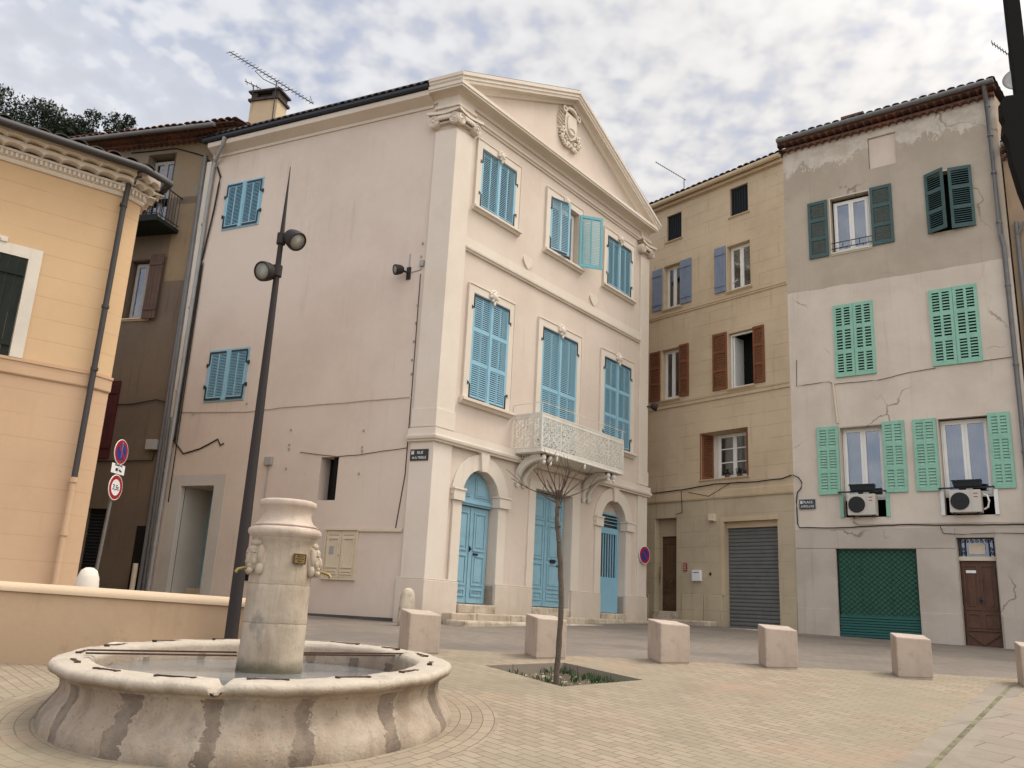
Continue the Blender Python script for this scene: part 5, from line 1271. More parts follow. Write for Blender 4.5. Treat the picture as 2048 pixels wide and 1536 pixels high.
mb = MB(F5); mb.tube([(-7, -.55, 12.95), (.25, -.55, 12.95)], .06, 10); mb.build('gutter', 'zinc', aly, auto=40)
mb = MB(F5); corrug(mb, (-7, -.55, 13.02), (7.9, 0, 0), (0, 4.2, 1.25), 40, .055, (0, 0, 1), 6, steps=8, jitter=.015); mb.add([(-7, -.5, 12.99), (.9, -.5, 12.99), (.9, 3.6, 14.25), (-7, 3.6, 14.25)], [(0, 1, 2, 3)]); rf5 = mb.build('roof', 'tile', aly)
mb = MB(F5); mb.box(-.30, .55, 1.55, 2.05, 13.2, 14.98); cm = mb.build('chimney', 'ochre_band', rf5)
mb = MB(F5); mb.box(-.36, .61, 1.49, 2.11, 14.98, 15.05); mb.box(-.30, -.12, 1.55, 2.05, 15.05, 15.33); mb.box(.36, .55, 1.55, 2.05, 15.05, 15.25); mb.box(-.12, .36, 1.65, 1.95, 15.05, 15.22); mb.box(-.37, .62, 1.48, 2.12, 15.25, 15.30)
mb.build('chimney', 'tile_dark', rf5)
w = winroot(F5, aly, -2.0, -1.22, 10.45, 12.58, 'oldwood', .03, .01); win(F5, w, -1.98, -1.24, 10.42, 12.5, .2, 2, None, None, fm='greybox')
w = winroot(F5, aly, -2.0, -1.25, 8.03, 9.6, 'oldwood', .05, .01); win(F5, w, -1.95, -1.27, 8.05, 9.58, .15, 2, ('drape', [(-1.9, -1.6)]), 'ochre_band', fm='greybox')
plank_leaf(F5, -1.36, -.97, 8.0, 9.7, y=-.12, n=4).build('shutter', 'oldwood', w); plank_leaf(F5, -2.45, -2.02, 8.0, 9.6, y=-.05, n=4).build('shutter', 'oldwood', w)
w = winroot(F5, aly, -2.1, -1.72, 4.52, 6.42, 'maroon', .02, .01); plank_leaf(F5, -2.5, -1.70, 4.52, 6.44, n=6).build('shutter', 'maroon', w)
mb = MB(F5)
for k in range(28): z = 1.2+.075*k; mb.prism_x([(.12, z), (.09, z+.01), (.12, z+.06)], -2.05, -1.5)
mb.box(-2.05, -1.5, .125, .15, 1, 3.33); mb.build('rolling_shutter', 'plastic_dark', aly)
mb = MB(F5); mb.box(-3.6, -.76, -.86, -.0, 10.28, 10.38); mb.box(-3.6, -.73, -.89, -.86, 10.25, 10.41); bal = mb.build('balcony', 'darkgreen', aly)
mb = MB(F5); z0, z1 = 10.41, 11.24
mb.tube([(-3.6, -.85, z1), (-.79, -.85, z1), (-.79, 0, z1)], .016, 6); mb.tube([(-3.6, -.85, z0+.06), (-.79, -.85, z0+.06), (-.79, 0, z0+.06)], .012, 6)
for k in range(30): x = -3.55+2.74*k/29; mb.tube([(x, -.85, z0), (x, -.85, z1)], .009, 5)
for k in range(8): y = -.85+.11*k; mb.tube([(-.79, y, z0), (-.79, y, z1)], .009, 5)
mb.build('railing', 'black_iron', bal)
mb = MB(F5); mb.box(-.63, -.35, -.14, 0, 4.72, 4.96); mb.build('junction_box', 'greybox', aly, bevel=.01)
mb = MB(F5); mb.box(-.60, -.26, -.01, 0, 1.2, 2.95); mb.build('cellar_opening', 'dark', aly)
mb = MB(F5); mb.tube([(-.25, -.06, 12.3), (-.18, -.06, 6), (-.12, -.06, 1.4)], .05, 8); mb.tube([(-.1, -.1, 5.5), (-.02, -.1, 1.4)], .035, 8); mb.build('drainpipe', 'zinc', aly, auto=40)
mb = MB(F5); mb.tube([(-.42, -.08, 1.3), (-.42, -.08, 2.1)], .06, 10); mb.build('soil_pipe', 'cabinet', aly, auto=40)

# ================================================================== LOW WALL
wa = R(90)-math.atan(.18); FW = frame(-4.61, 8.48, math.degrees(wa))
mb = MB(FW); x0, x1 = -9, 2.35
mb.prism_y([(x0, -.2), (x1, -.2), (x1, 1.40), (x0, 1.62)], 0, .22)
lw = mb.build('low_wall', 'lowwall', None, at=(-4.61, 8.48, .8), label='low apricot rendered wall with rounded pale top behind the fountain', cat='wall', bevel=.02)
mb = MB(FW)
for k in range(24):
    pass
pr = [(-.03, 0), (-.03, .03), (0.0, .065), (.06, .085), (.16, .085), (.22, .065), (.25, .03), (.25, 0)]
vs = []
for x, z in ((x0, 1.622-.01), (x1+.03, 1.402-.01)): vs += [(x, y, z+h_) for y, h_ in pr]
n = len(pr); mb.add(vs, [tuple(range(n)), tuple(range(2*n-1, n-1, -1))]+[(i, n+i, n+(i+1) % n, (i+1) % n) for i in range(n)])
mb.build('coping', 'coping', lw, auto=50)
mb = MB(FW); mb.box(.95, 1.72, -.22, -.01, .6, 1.02)
mb.build('stone_block', 'white_render', None, at=(-3.7, 8.6, .8), label='long pale stone block lying along the foot of the low wall', cat='stone block', bevel=.02)

# ================================================================== FOUNTAIN
fcx, fcy, fz = -1.86, 7.15, 1.05
FROT = R(14.8)
tilt = lambda x, y: .011*x+.041*y
fou = thing('stone_fountain', 'old round stone fountain basin with central column and brass spouts', 'fountain', Matrix.Translation((fcx, fcy, fz)))
FA, FBb = 1.47, 1.635
def ell(th, off):
    e = 2/2.06; c, s = cos(th), sin(th)
    f = lambda v: math.copysign(abs(v)**e, v)
    X, Y = (FA+off)*f(c), (FBb+off)*f(s)
    return X*cos(FROT)-Y*sin(FROT), X*sin(FROT)+Y*cos(FROT)
def basin(mb, prof, seg=420, wob=.007, notch=True):
    rg = random.Random(11); ph = [rg.uniform(0, 6) for _ in range(6)]
    vs = []
    for off, z in prof:
        for k in range(seg):
            t = 2*pi*k/seg
            wv = wob*(sin(5*t+ph[0])+.6*sin(11*t+ph[1])+.5*sin(23*t+ph[2]+z*9)+.3*sin(47*t+ph[3]+z*14))
            jt = min(abs(((t*15/(2*pi)) % 1)-.5)*2, 1)
            wv -= .010*max(0, 1-((1-jt)*0+abs(((t*15/(2*pi)+.5) % 1)-.5)*9)) if z < -.1 else 0
            q_ = Vector((cos(t)*1.6, sin(t)*1.7, z)); wv += .010*mnoise.noise(q_*5)+.005*mnoise.noise(q_*16)
            x, y = ell(t, off+wv); zz = z+(.5*wob*sin(17*t+ph[4])+.006*mnoise.noise(q_*9))*(1 if z > -.12 else 0)
            if notch:
                dn = abs(((t+pi/2+.16+pi) % (2*pi))-pi)
                if dn < .028 and z > -.05: zz -= .045*(1-(dn/.028)**4)
            vs.append((fcx+x, fcy+y, fz+zz+tilt(x, y)))
    n = len(prof); fs = [(i*seg+k, i*seg+(k+1) % seg, (i+1)*seg+(k+1) % seg, (i+1)*seg+k) for i in range(n-1) for k in range(seg)]
    mb.add(vs, fs)
mb = MB()
basin(mb, [(-.31, -.6), (-.30, -.2), (-.285, -.04), (-.27, -.01), (-.25, 0), (-.15, .004), (-.05, 0), (-.02, -.006), (-.006, -.018), (0, -.034), (-.002, -.052), (-.014, -.068), (-.036, -.08), (-.058, -.088), (-.06, -.098),
           (-.078, -.112), (-.088, -.135), (-.092, -.16), (-.09, -.19), (-.078, -.22), (-.06, -.25), (-.038, -.28), (-.014, -.31), (.006, -.34), (.02, -.37), (.028, -.40), (.031, -.43), (.029, -.46), (.022, -.50), (.008, -.54), (-.006, -.57), (.012, -.577), (.012, -.75), (.012, -1.1)])
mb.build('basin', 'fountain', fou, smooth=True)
mb = MB(); vs = [(fcx, fcy, .93)]+[(fcx+ell(2*pi*k/96, -.30)[0], fcy+ell(2*pi*k/96, -.30)[1], .93) for k in range(96)]
mb.add(vs, [(0, 1+k, 1+(k+1) % 96) for k in range(96)]); mb.build('water', 'water', kind='structure')
kx, ky = -1.815, 7.27
cp = [(.262, .78), (.258, .92), (.256, .98), (.255, 1.02), (.254, 1.10), (.252, 1.30), (.2505, 1.305), (.252, 1.31), (.247, 1.6), (.2455, 1.605), (.247, 1.612), (.242, 1.80), (.243, 1.90), (.25, 1.945), (.262, 1.965), (.262, 1.975)]
def rlathe(mb, prof, cx, cy, seg, amp, seed):
    rg = random.Random(seed); p = [rg.uniform(0, 6) for _ in range(4)]; vs = []
    for r, z in prof:
        for k in range(seg):
            t = 2*pi*k/seg; rr = r+amp*2.2*mnoise.noise(Vector((cos(t)*1.2, sin(t)*1.2, z*5+seed)))+amp*(sin(3*t+p[0]+z*3)+.6*sin(7*t+p[1]+z*11)+.5*sin(13*t+p[2]-z*17)); vs.append((cx+rr*cos(t), cy+rr*sin(t), z))
    n = len(prof); mb.add(vs, [(i*seg+k, i*seg+(k+1) % seg, (i+1)*seg+(k+1) % seg, (i+1)*seg+k) for i in range(n-1) for k in range(seg)]+[tuple(range((n-1)*seg, n*seg))])
mb = MB(); cp2 = []
for (a, b) in zip(cp, cp[1:]):
    m_ = max(1, int((b[1]-a[1])/.035)); cp2 += [(a[0]+(b[0]-a[0])*i/m_, a[1]+(b[1]-a[1])*i/m_) for i in range(m_)]
cp2.append(cp[-1]); rlathe(mb, cp2, kx, ky, 96, .0022, 1); col_ = mb.build('column', 'column', fou, smooth=True)
mb = MB(); cap_ = [(.258, 1.972), (.272, 1.985), (.288, 2.0), (.296, 2.022), (.290, 2.046), (.272, 2.058), (.258, 2.061), (.256, 2.067), (.262, 2.069), (.262, 2.078), (.25, 2.084), (.222, 2.105), (.204, 2.135), (.198, 2.165), (.203, 2.195), (.216, 2.22), (.228, 2.236), (.231, 2.24), (.232, 2.268), (.226, 2.280), (.205, 2.288), (.05, 2.289)]
rlathe(mb, cap_, kx, ky, 96, .0018, 2); mb.build('column_capital', 'column_top', fou, smooth=True)
def mask_(az, nm):
    f = Matrix.Translation((kx, ky, 0)) @ Matrix.Rotation(R(az), 4, 'Z')       # local -y points outward
    mb = MB(f); y = -.235
    mb.ball((0, y+.015, 1.80), .118, .060, .150, 24, 16); mb.ball((0, y-.022, 1.80), .082, .050, .108, 18, 12)
    mb.ball((0, y-.062, 1.79), .019, .030, .05, 10, 8); mb.ball((0, y-.05, 1.742), .038, .030, .024, 10, 8); mb.ball((0, y-.045, 1.865), .055, .025, .035, 10, 8)
    for s_ in (-1, 1):
        mb.ball((s_*.045, y-.045, 1.775), .032, .024, .034, 10, 8); mb.ball((s_*.033, y-.058, 1.826), .016, .012, .009, 8, 6); mb.ball((s_*.036, y-.055, 1.848), .034, .016, .011, 8, 6)
        mb.ball((s_*.085, y-.012, 1.83), .030, .035, .075, 10, 8); mb.ball((s_*.078, y-.012, 1.72), .034, .032, .05, 10, 8)
    mb.ball((0, y-.01, 1.92), .07, .04, .035, 12, 8)
    mb.ball((0, y-.055, 1.705), .045, .032, .03, 10, 6); mb.build('lion_mask', 'column', fou, smooth=True)
    mb = MB(f); mb.tube([(0, y-.03, 1.725), (0, y-.10, 1.72), (0, y-.155, 1.705), (0, y-.17, 1.68)], [.013, .012, .013, .016], 8); mb.build('spout', 'brass', fou, auto=50)
mask_(-44, 'a'); mask_(97, 'b'); mask_(207, 'c')
f = Matrix.Translation((kx, ky, 0)) @ Matrix.Rotation(R(46), 4, 'Z'); mb = MB(f)
mb.box(-.055, .055, -.262, -.243, 1.77, 1.85); pq = mb.build('plaque', 'brass', fou)
mb = MB(f)
for a, b, c, d in ((-.055, .055, 1.842, 1.85), (-.055, .055, 1.77, 1.778), (-.055, -.047, 1.778, 1.842), (.047, .055, 1.778, 1.842)): mb.box(a, b, -.265, -.2621, c, d)
for z, w_2 in ((1.828, .030), (1.810, .038), (1.792, .022)):
    for k in range(5): mb.box(-w_2+k*w_2*.42, -w_2+k*w_2*.42+w_2*.25, -.2640, -.2621, z-.004, z+.005)
mb.build('plaque_lettering', 'rust', pq)
for k in range(15):
    t = 2*pi*(k+.0)/15+.14; x, y = ell(t, -.15); dx, dy = ell(t+.01, -.15); a = math.atan2(dy-y, dx-x)
    f = Matrix.Translation((fcx+x, fcy+y, fz+.006+tilt(x, y))) @ Matrix.Rotation(a, 4, 'Z'); rg = random.Random(k); l = rg.uniform(.10, .14)
    mb = MB(f); mb.prism_x([(-.011, 0), (-.010, .007), (.010, .008), (.012, 0)], -l, l); mb.box(-l-.012, -l+.012, -.02, .02, -.01, .008); mb.box(l-.012, l+.012, -.02, .02, -.01, .008)
    mb.build('iron_cramp', 'rust', fou, bevel=.004)
for pts in (((-3.02, 6.68, 1.055), (-2.07, 7.18, 1.062)), ((-2.98, 6.58, 1.04), (-2.03, 7.06, 1.045)), ((-1.60, 7.42, 1.07), (-.72, 7.86, 1.085)), ((-1.63, 7.5, 1.05), (-.78, 7.96, 1.06))):
    mb = MB(); a, b = Vector(pts[0]), Vector(pts[1]); d = (b-a).normalized(); n_ = Vector((-d.y, d.x, 0))*.014
    mb.add([a+n_, b+n_, b-n_, a-n_, a+n_+Vector((0, 0, .012)), b+n_+Vector((0, 0, .012)), b-n_+Vector((0, 0, .012)), a-n_+Vector((0, 0, .012))], [(3, 2, 1, 0), (4, 5, 6, 7), (0, 1, 5, 4), (1, 2, 6, 5), (2, 3, 7, 6), (3, 0, 4, 7)])
    mb.build('grating_bar', 'rust', fou)

# ================================================================== STREET LAMP
lx, ly = -2.556, 8.63
lamp = thing('street_lamp', 'tall tapering charcoal lamp post with two round heads behind the fountain', 'street lamp', Matrix.Translation((lx, ly, .79)))
mb = MB(); mb.lathe([(.066, .6), (.066, .80), (.0645, .82), (.062, 1.2), (.056, 2.0), (.045, 3.3), (.033, 4.6), (.027, 5.2), (.014, 5.7), (.004, 6.09)], lx, ly, 24); mb.build('pole', 'lamp_paint', lamp, smooth=False, auto=40)
def axis_frame(o, d):
    d = Vector(d).normalized(); q = d.to_track_quat('Z', 'Y').to_matrix().to_4x4(); return Matrix.Translation(Vector(o)) @ q
HP = [(.0, -.17), (.03, -.168), (.06, -.155), (.085, -.12), (.10, -.07), (.108, -.02), (.110, .02), (.104, .035), (.094, .035), (.09, .022)]
def head(par, o, d, arm0, s=1.0):
    f = axis_frame(o, d); mb = MB(f); mb.lathe([(r*s, z*s) for r, z in HP], seg=28); mb.M = Matrix.Identity(4)
    c = Vector(o)-Vector(d).normalized()*.07*s
    hd = mb.build('lamp_head', 'lamp_paint', par, auto=40)
    mb = MB(f); mb.lathe([(.088*s, .020*s), (.088*s, .026*s), (.0, .03*s)], seg=28); mb.build('lens', 'lens', hd, smooth=True)
    mb = MB(); mb.tube([arm0, c], .022*s, 10); mb.build('arm', 'lamp_paint', par, auto=40)
h = nodes('milky_lamp_lens'); setc(h, (.24, .23, .19), .35, .4); M['lens'] = h.m
head(lamp, (lx+.17, ly-.03, 5.205), (.75, -.45, -.62), (lx, ly, 5.23), 1.0)
head(lamp, (lx-.12, ly-.08, 4.82), (-.42, -.86, -.30), (lx, ly, 4.86), .98)
mb = MB(); mb.tube([(lx, ly, 4.80), (lx, ly, 4.92)], .052, 12); mb.tube([(lx, ly, 5.17), (lx, ly, 5.29)], .048, 12); mb.build('collar', 'lamp_paint', lamp, auto=40)
def wall_lamp(fr, x, z, dx, name_label, tilt):
    root = thing('wall_lamp', name_label, 'wall lamp', fr @ Matrix.Translation((x, 0, z)), 'round wall lamps on the pink house')
    mb = MB(fr); mb.box(x-.05, x+.05, -.03, 0, z-.15, z+.13); mb.build('mount', 'lamp_paint', root, bevel=.005)
    o = fr @ Vector((x+dx, -.26, z+.0)); d = (fr.to_3x3() @ Vector(tilt)); head(root, o, d, fr @ Vector((x, -.02, z)), 1.05)
    return root
wl = wall_lamp(FS, -.92, 8.36, -.16, 'round dark spotlight on the bare side wall of the pink house', (-.55, -.8, -.25))
mb = MB(FS); mb.tube([(-.90, -.012, 8.36), (-.62, -.012, 8.40), (-.60, -.012, 8.5)], .008, 5); mb.box(-.65, -.55, -.05, 0, 8.47, 8.60); mb.box(-.94, -.915, -.012, 0, 8.4, 8.8); mb.build('wiring', 'greybox', wl)
wall_lamp(FF, 8.51, 7.2, .18, 'round dark spotlight at the far front corner of the pink house', (.55, -.8, -.3))

# ================================================================== BOLLARDS
BRX, BRY = math.sin(R(69-45)), math.cos(R(69-45))
def bollard_mesh(mx):
    mb = MB(mx); s = .19
    pts = [(-s, -s), (s, -s), (s, s), (-s, s)]
    mb.add([(x*.955, y*.955, -.12) for x, y in pts]+[(x*.955, y*.955, .055) for x, y in pts], [(0, 1, 5, 4), (1, 2, 6, 5), (2, 3, 7, 6), (3, 0, 4, 7)])
    mb.add([(x, y, .0925*(x*BRX+y*BRY)+.030) for x, y in pts]+[(x, y, .475+.022*y/s-.006*x/s) for x, y in pts], [(3, 2, 1, 0), (4, 5, 6, 7), (0, 1, 5, 4), (1, 2, 6, 5), (2, 3, 7, 6), (3, 0, 4, 7)])
    return mb
spots = [(-.93, 10.5, 69, 'leftmost cube shaped stone bollard, just behind the fountain rim'), (.55, 10.66, 65, 'cube shaped stone bollard directly behind the young tree'),
         (2.03, 10.78, 60, 'cube shaped stone bollard just right of the tree pit'), (3.36, 10.84, 42, 'cube shaped stone bollard in front of the grey roller garage door'),
         (4.86, 10.60, 31, 'cube shaped stone bollard in front of the green shop shutter'), (6.17, 10.30, 24, 'stone bollard cut off by the right edge, before the wooden door')]
first = None
for (x, y, a, lab) in spots:
    mx = Matrix.Translation((x, y, .0925*y-.02)) @ Matrix.Rotation(R(a-45), 4, 'Z')
    mb = bollard_mesh(mx)
    me = None
    if first is None:
        ob = mb.build('stone_bollard', 'stone_bollard', None, at=(x, y, .0925*y-.02), label=lab, cat='bollard', group='cube shaped stone bollards along the street edge', bevel=.014)
        first = ob; m0 = mx
        ob.data.transform(m0.inverted() @ Matrix.Translation((x, y, .0925*y-.02))); ob.matrix_world = m0; WM[ob.name] = m0
    else:
        c = first.copy(); COL.objects.link(c); c.matrix_world = mx; c['label'] = lab
mb = MB(); mb.lathe([(.155, 1.0), (.15, 1.3), (.135, 1.55), (.12, 1.68), (.09, 1.75), (.04, 1.785), (.0, 1.79)], -1.66, 15.85, 24)
mb.build('corner_guard_stone', 'stone_old', None, at=(-1.66, 15.85, 1.1), label='round topped old guard stone at the corner of the pink house', cat='guard stone', smooth=True)
mb = MB(); mb.lathe([(.15, .9), (.15, 1.5), (.135, 1.64), (.10, 1.73), (.05, 1.765), (.0, 1.77)], -5.50, 11.85, 28)
mb.build('round_bollard', 'trim', None, at=(-5.5, 11.85, 1.1), label='white round topped bollard behind the low wall near the apricot house', cat='bollard', smooth=True)

# ================================================================== TREE IN ITS PIT
tx, ty, tz = .59, 8.95, .70
tree = thing('young_tree', 'young leafless tree with thin trunk growing in the square pit', 'tree', Matrix.Translation((tx, ty, tz)))
mb = MB(); tp = [(tx, ty, tz-.05), (tx-.005, ty, .9), (tx+.012, ty, 1.3), (tx+.015, ty, 1.7), (tx-.01, ty, 2.0), (tx-.035, ty, 2.25), (tx-.06, ty, 2.42), (tx-.05, ty, 2.62), (tx-.05, ty, 2.72)]
rg = random.Random(6); tp2 = []
for a, b in zip(tp, tp[1:]):
    for k in range(4): f_ = k/4; tp2.append((a[0]+(b[0]-a[0])*f_+rg.uniform(-.004, .004), a[1]+rg.uniform(-.004, .004), a[2]+(b[2]-a[2])*f_))
tp2.append(tp[-1]); rad = [.030-.010*i/len(tp2)+rg.uniform(-.0015, .003) for i in range(len(tp2))]; rad[0] = .042; rad[-1] = .032; rad[-2] = .034; rad[-3] = .03
mb.tube(tp2, rad, 10)
for z in (1.95, 2.2, 2.35, 2.55): mb.ball((tx-.02-.03*rg.random(), ty-.02, z), .018, .018, .014, 7, 5)
mb.build('trunk', 'bark', tree, smooth=True)
mb = MB(); top = Vector((tx-.05, ty, 2.70))
def twig(p, d, l, r, lev):
    n = 5; pts = [p]; dd = Vector(d).normalized(); q = Vector(p)
    for k in range(n):
        dd = (dd+Vector((rg.uniform(-.12, .12), rg.uniform(-.12, .12), rg.uniform(-.04, .13)))).normalized(); q = q+dd*l/n; pts.append(q.copy())
    mb.tube(pts, r, 5, r1=r*.45)
    if lev > 0:
        for k in range(rg.randint(1, 2)):
            i = rg.randint(2, 4); twig(pts[i], dd+Vector((rg.uniform(-.7, .7), rg.uniform(-.7, .7), rg.uniform(0, .5))), l*rg.uniform(.35, .6), r*.55, lev-1)
for k in range(14):
    a = 2*pi*k/14+rg.uniform(-.2, .2); el = rg.uniform(.35, 1.35)
    twig(top+Vector((.02*cos(a), .02*sin(a), -rg.uniform(0, .14))), (cos(a)*cos(el), sin(a)*cos(el), sin(el)), rg.uniform(.22, .42), rg.uniform(.005, .010), 1)
twig(top+Vector((-.02, 0, -.06)), (-1, -.1, .22), .52, .007, 1); twig(top+Vector((.02, 0, -.06)), (1, .1, .22), .42, .007, 1)
mb.build('branches', 'twig', tree)
mb = MB(); rg = random.Random(2)
for k in range(620):
    u, v = rg.random(), rg.random()
    if rg.random() < .55: u = .5+.5*rg.random()**.5*rg.choice((-1, 1)); u = min(.97, max(.03, u))
    if sin(u*9)+sin(v*11+2) < .1: continue
    x = L0[0]*(1-u)*(1-v)+T0[0]*u*(1-v)+R0[0]*u*v+B0[0]*(1-u)*v; y = L0[1]*(1-u)*(1-v)+T0[1]*u*(1-v)+R0[1]*u*v+B0[1]*(1-u)*v
    z = .0925*y-.11; h_ = rg.uniform(.03, .11); a = rg.uniform(0, 2*pi); l = rg.uniform(.01, .05); wv = rg.uniform(.006, .014)
    t = Vector((x+cos(a)*l, y+sin(a)*l, z+h_)); m_ = Vector((x+cos(a)*l*.4, y+sin(a)*l*.4, z+h_*.6)); s_ = Vector((-sin(a), cos(a), 0))*wv
    mb.add([(x, y, z), m_+s_, t, m_-s_], [(0, 1, 2, 3)])
mb.build('weeds', 'weed', kind='stuff', label='low green weeds growing on the soil round the young tree', cat='weeds')
mb = MB()
for k in range(160):
    u, v = rg.random(), rg.random()
    x = L0[0]*(1-u)*(1-v)+T0[0]*u*(1-v)+R0[0]*u*v+B0[0]*(1-u)*v; y = L0[1]*(1-u)*(1-v)+T0[1]*u*(1-v)+R0[1]*u*v+B0[1]*(1-u)*v
    s_ = rg.uniform(.006, .018); mb.ball((x, y, .0925*y-.105), s_, s_, s_*.6, 5, 4)
mb.build('pebbles', 'stone_old', kind='stuff', label='small pale pebbles scattered on the soil of the tree pit', cat='pebbles')

# ================================================================== SIGNS
def street_sign(fr, x0, x1, z0, z1, l1, l2, lab):
    rt = thing('street_name_sign', lab, 'street sign', fr @ Matrix.Translation((x0, -.06, z0)))
    y = -.062 if fr is FS else -.03
    mb = MB(fr); mb.box(x0, x1, y-.012, y, z0, z1); mb.build('plate', 'sign_navy', rt, bevel=.003)
    mb = MB(fr); w_ = x1-x0; h_ = z1-z0
    ex = x0+w_*.14
    text_mb(mb, l1, x0+w_*.55, z0+h_*.58, h_*.24, y-.014); text_mb(mb, l2[0], x0+w_*.51, z0+h_*.16, h_*.22, y-.014, sx=l2[1])
    mb.build('lettering', 'sign_white', rt)
    mb = MB(fr)      # little castle emblem
    for dx in (-.05, .0, .05): mb.box(ex+dx*w_-.018*w_, ex+dx*w_+.018*w_, y-.0155, y-.0125, z0+h_*.62, z0+h_*(.88 if dx else .80))
    mb.box(ex-.07*w_, ex+.07*w_, y-.0155, y-.0125, z0+h_*.55, z0+h_*.62); mb.build('emblem', 'sign_white', rt)
street_sign(FS, -.48, -.06, 4.27, 4.50, 'RUE', ('de la TREILLE', .80), 'dark enamel sign reading RUE de la TREILLE on the corner of the pink house')
street_sign(FB3, .14, .54, 4.30, 4.54, 'PLACE', ("de l'HÔTEL de VILLE", .50), 'dark enamel sign reading PLACE de l\'HÔTEL de VILLE on the cream house')
def disc_sign(mb_fr, x, z, r, y, par, kind):
    mb = MB(mb_fr); mb.disc_y(x, z, r, y-.012, y, 36); bo = mb.build('disc', 'sign_white', par, bevel=.002)
    if kind == 'park':
        mb = MB(mb_fr); mb.disc_y(x, z, r*.94, y-.0145, y-.0125, 36); mb.build('red_ring', 'red', bo)
        mb = MB(mb_fr); mb.disc_y(x, z, r*.68, y-.0170, y-.0150, 36); mb.build('blue_field', 'signblue', bo)
        mb = MB(mb_fr); w_ = r*.10; L__ = r*.68*.72
        mb.add([(x-L__-w_*.7, y-.0195, z+L__-w_*.7), (x-L__+w_*.7, y-.0195, z+L__+w_*.7), (x+L__+w_*.7, y-.0195, z-L__+w_*.7), (x+L__-w_*.7, y-.0195, z-L__-w_*.7)], [(3, 2, 1, 0)]); mb.build('red_bar', 'red', bo)
    else:
        mb = MB(mb_fr); mb.ring_y(x, z, r*.64, r*.93, y-.0145, y-.0125, 36); mb.build('red_ring', 'red', bo)
        mb = MB(mb_fr); text_mb(mb, '3,5t', x, z-r*.2, r*.42, y-.015); mb.build('lettering', 'plastic_dark', bo)
rt = thing('no_parking_sign', 'round blue and red no parking sign on the far corner of the pink house', 'road sign', FF @ Matrix.Translation((8.35, -.06, 3.1)))
fR = FF @ Matrix.Translation((8.35, -.12, 0)) @ Matrix.Rotation(R(-8), 4, 'Z')
disc_sign(fR, 0, 3.09, .235, 0, rt, 'park'); mb = MB(FF); mb.box(8.3, 8.4, -.118, -.05, 3.04, 3.14); mb.build('bracket', 'zinc', rt)
px_, py_ = -6.83, 15.02; FP = Matrix.Translation((px_, py_, 0)) @ Matrix.Rotation(R(-40), 4, 'Z') 
# sign faces look toward the street on the right; az chosen from the narrow ellipses
FP = Matrix.Translation((px_, py_, 0)) @ Matrix.Rotation(R(84), 4, 'Z')
sp = thing('road_sign_post', 'thin grey post with two round road signs and a tow away plate by the alley', 'road sign', Matrix.Translation((px_, py_, 1.15)))
mb = MB(); mb.tube([(px_-.06, py_, 1.0), (px_+.06, py_, 4.0)], .03, 10); mb.build('post', 'zinc', sp, auto=40)
FQ = FP @ Matrix.Translation((0, -.06, 0))
disc_sign(FQ, 0, 3.83, .22, 0, sp, 'park'); disc_sign(FQ, 0, 3.21, .22, -.0, sp, 'weight')
mb = MB(FQ); mb.box(-.22, .20, -.012, 0, 3.44, 3.61); pl_ = mb.build('tow_plate', 'sign_white', sp, bevel=.01)
mb = MB(FQ); text_mb(mb, 'GÊNANT SUR', -.02, 3.575, .03, -.014, sx=.9)
mb.prism_y([(-.10, 3.49), (-.02, 3.49), (-.02, 3.51), (-.05, 3.54), (-.10, 3.53)], -.016, -.0125); mb.prism_y([(.0, 3.50), (.10, 3.48), (.10, 3.50), (.03, 3.53)], -.016, -.0125)
mb.tube([(-.06, -.015, 3.52), (.01, -.015, 3.555)], .004, 4); mb.build('pictogram', 'plastic_dark', pl_)

# ================================================================== AIR CONDITIONERS, PLANTERS
acs = None
def make_ac(fr, x0, z0, lab):
    rt = thing('air_conditioner', lab, 'air conditioner', fr @ Matrix.Translation((x0, -.05, z0)), 'outdoor air conditioner units under the mint shuttered windows')
    mb = MB(fr); mb.box(x0, x0+.64, -.22, .06, z0, z0+.50); mb.build('casing', 'ac', rt, bevel=.012)
    mb = MB(fr); mb.disc_y(x0+.22, z0+.25, .195, -.232, -.2205, 32); mb.build('fan_opening', 'plastic_dark', rt)
    mb = MB(fr)
    for r in (.05, .085, .12, .155, .19): mb.ring_y(x0+.22, z0+.25, r-.004, r+.004, -.242, -.236, 28)
    for k in range(8): a = pi*k/8; mb.tube([(x0+.22-.19*cos(a), -.239, z0+.25-.19*sin(a)), (x0+.22+.19*cos(a), -.239, z0+.25+.19*sin(a))], .003, 4)
    mb.build('fan_guard', 'bronze_pipe', rt)
    mb = MB(fr); mb.box(x0+.50, x0+.585, -.2222, -.2201, z0+.405, z0+.425); mb.box(x0+.50, x0+.585, -.2222, -.2201, z0+.33, z0+.35); mb.build('red_marking', 'red', rt)
    mb = MB(fr); mb.box(x0+.455, x0+.459, -.2215, -.2201, z0+.02, z0+.48); mb.build('panel_joint', 'greybox', rt)
    mb = MB(fr); mb.box(x0+.05, x0+.10, -.18, .02, z0-.03, z0); mb.build('foot', 'plastic_dark', rt); mb = MB(fr); mb.box(x0+.54, x0+.59, -.18, .02, z0-.03, z0); mb.build('foot', 'plastic_dark', rt)
    return rt
a1 = make_ac(FB3, 1.36, 4.10, 'beige air conditioner unit above the green shop shutter')
a2 = copy_tree(a1, FB3 @ Matrix.Translation((3.60, -.05, 4.11)), 'beige air conditioner unit with a bent white pipe, above the wooden door')
mb = MB(FB3); mb.tube([(4.28, -.10, 4.18), (4.36, -.14, 4.22), (4.39, -.14, 4.36), (4.36, -.12, 4.48), (4.28, -.08, 4.52)], .022, 8); mb.build('hose', 'white', a2, auto=50)
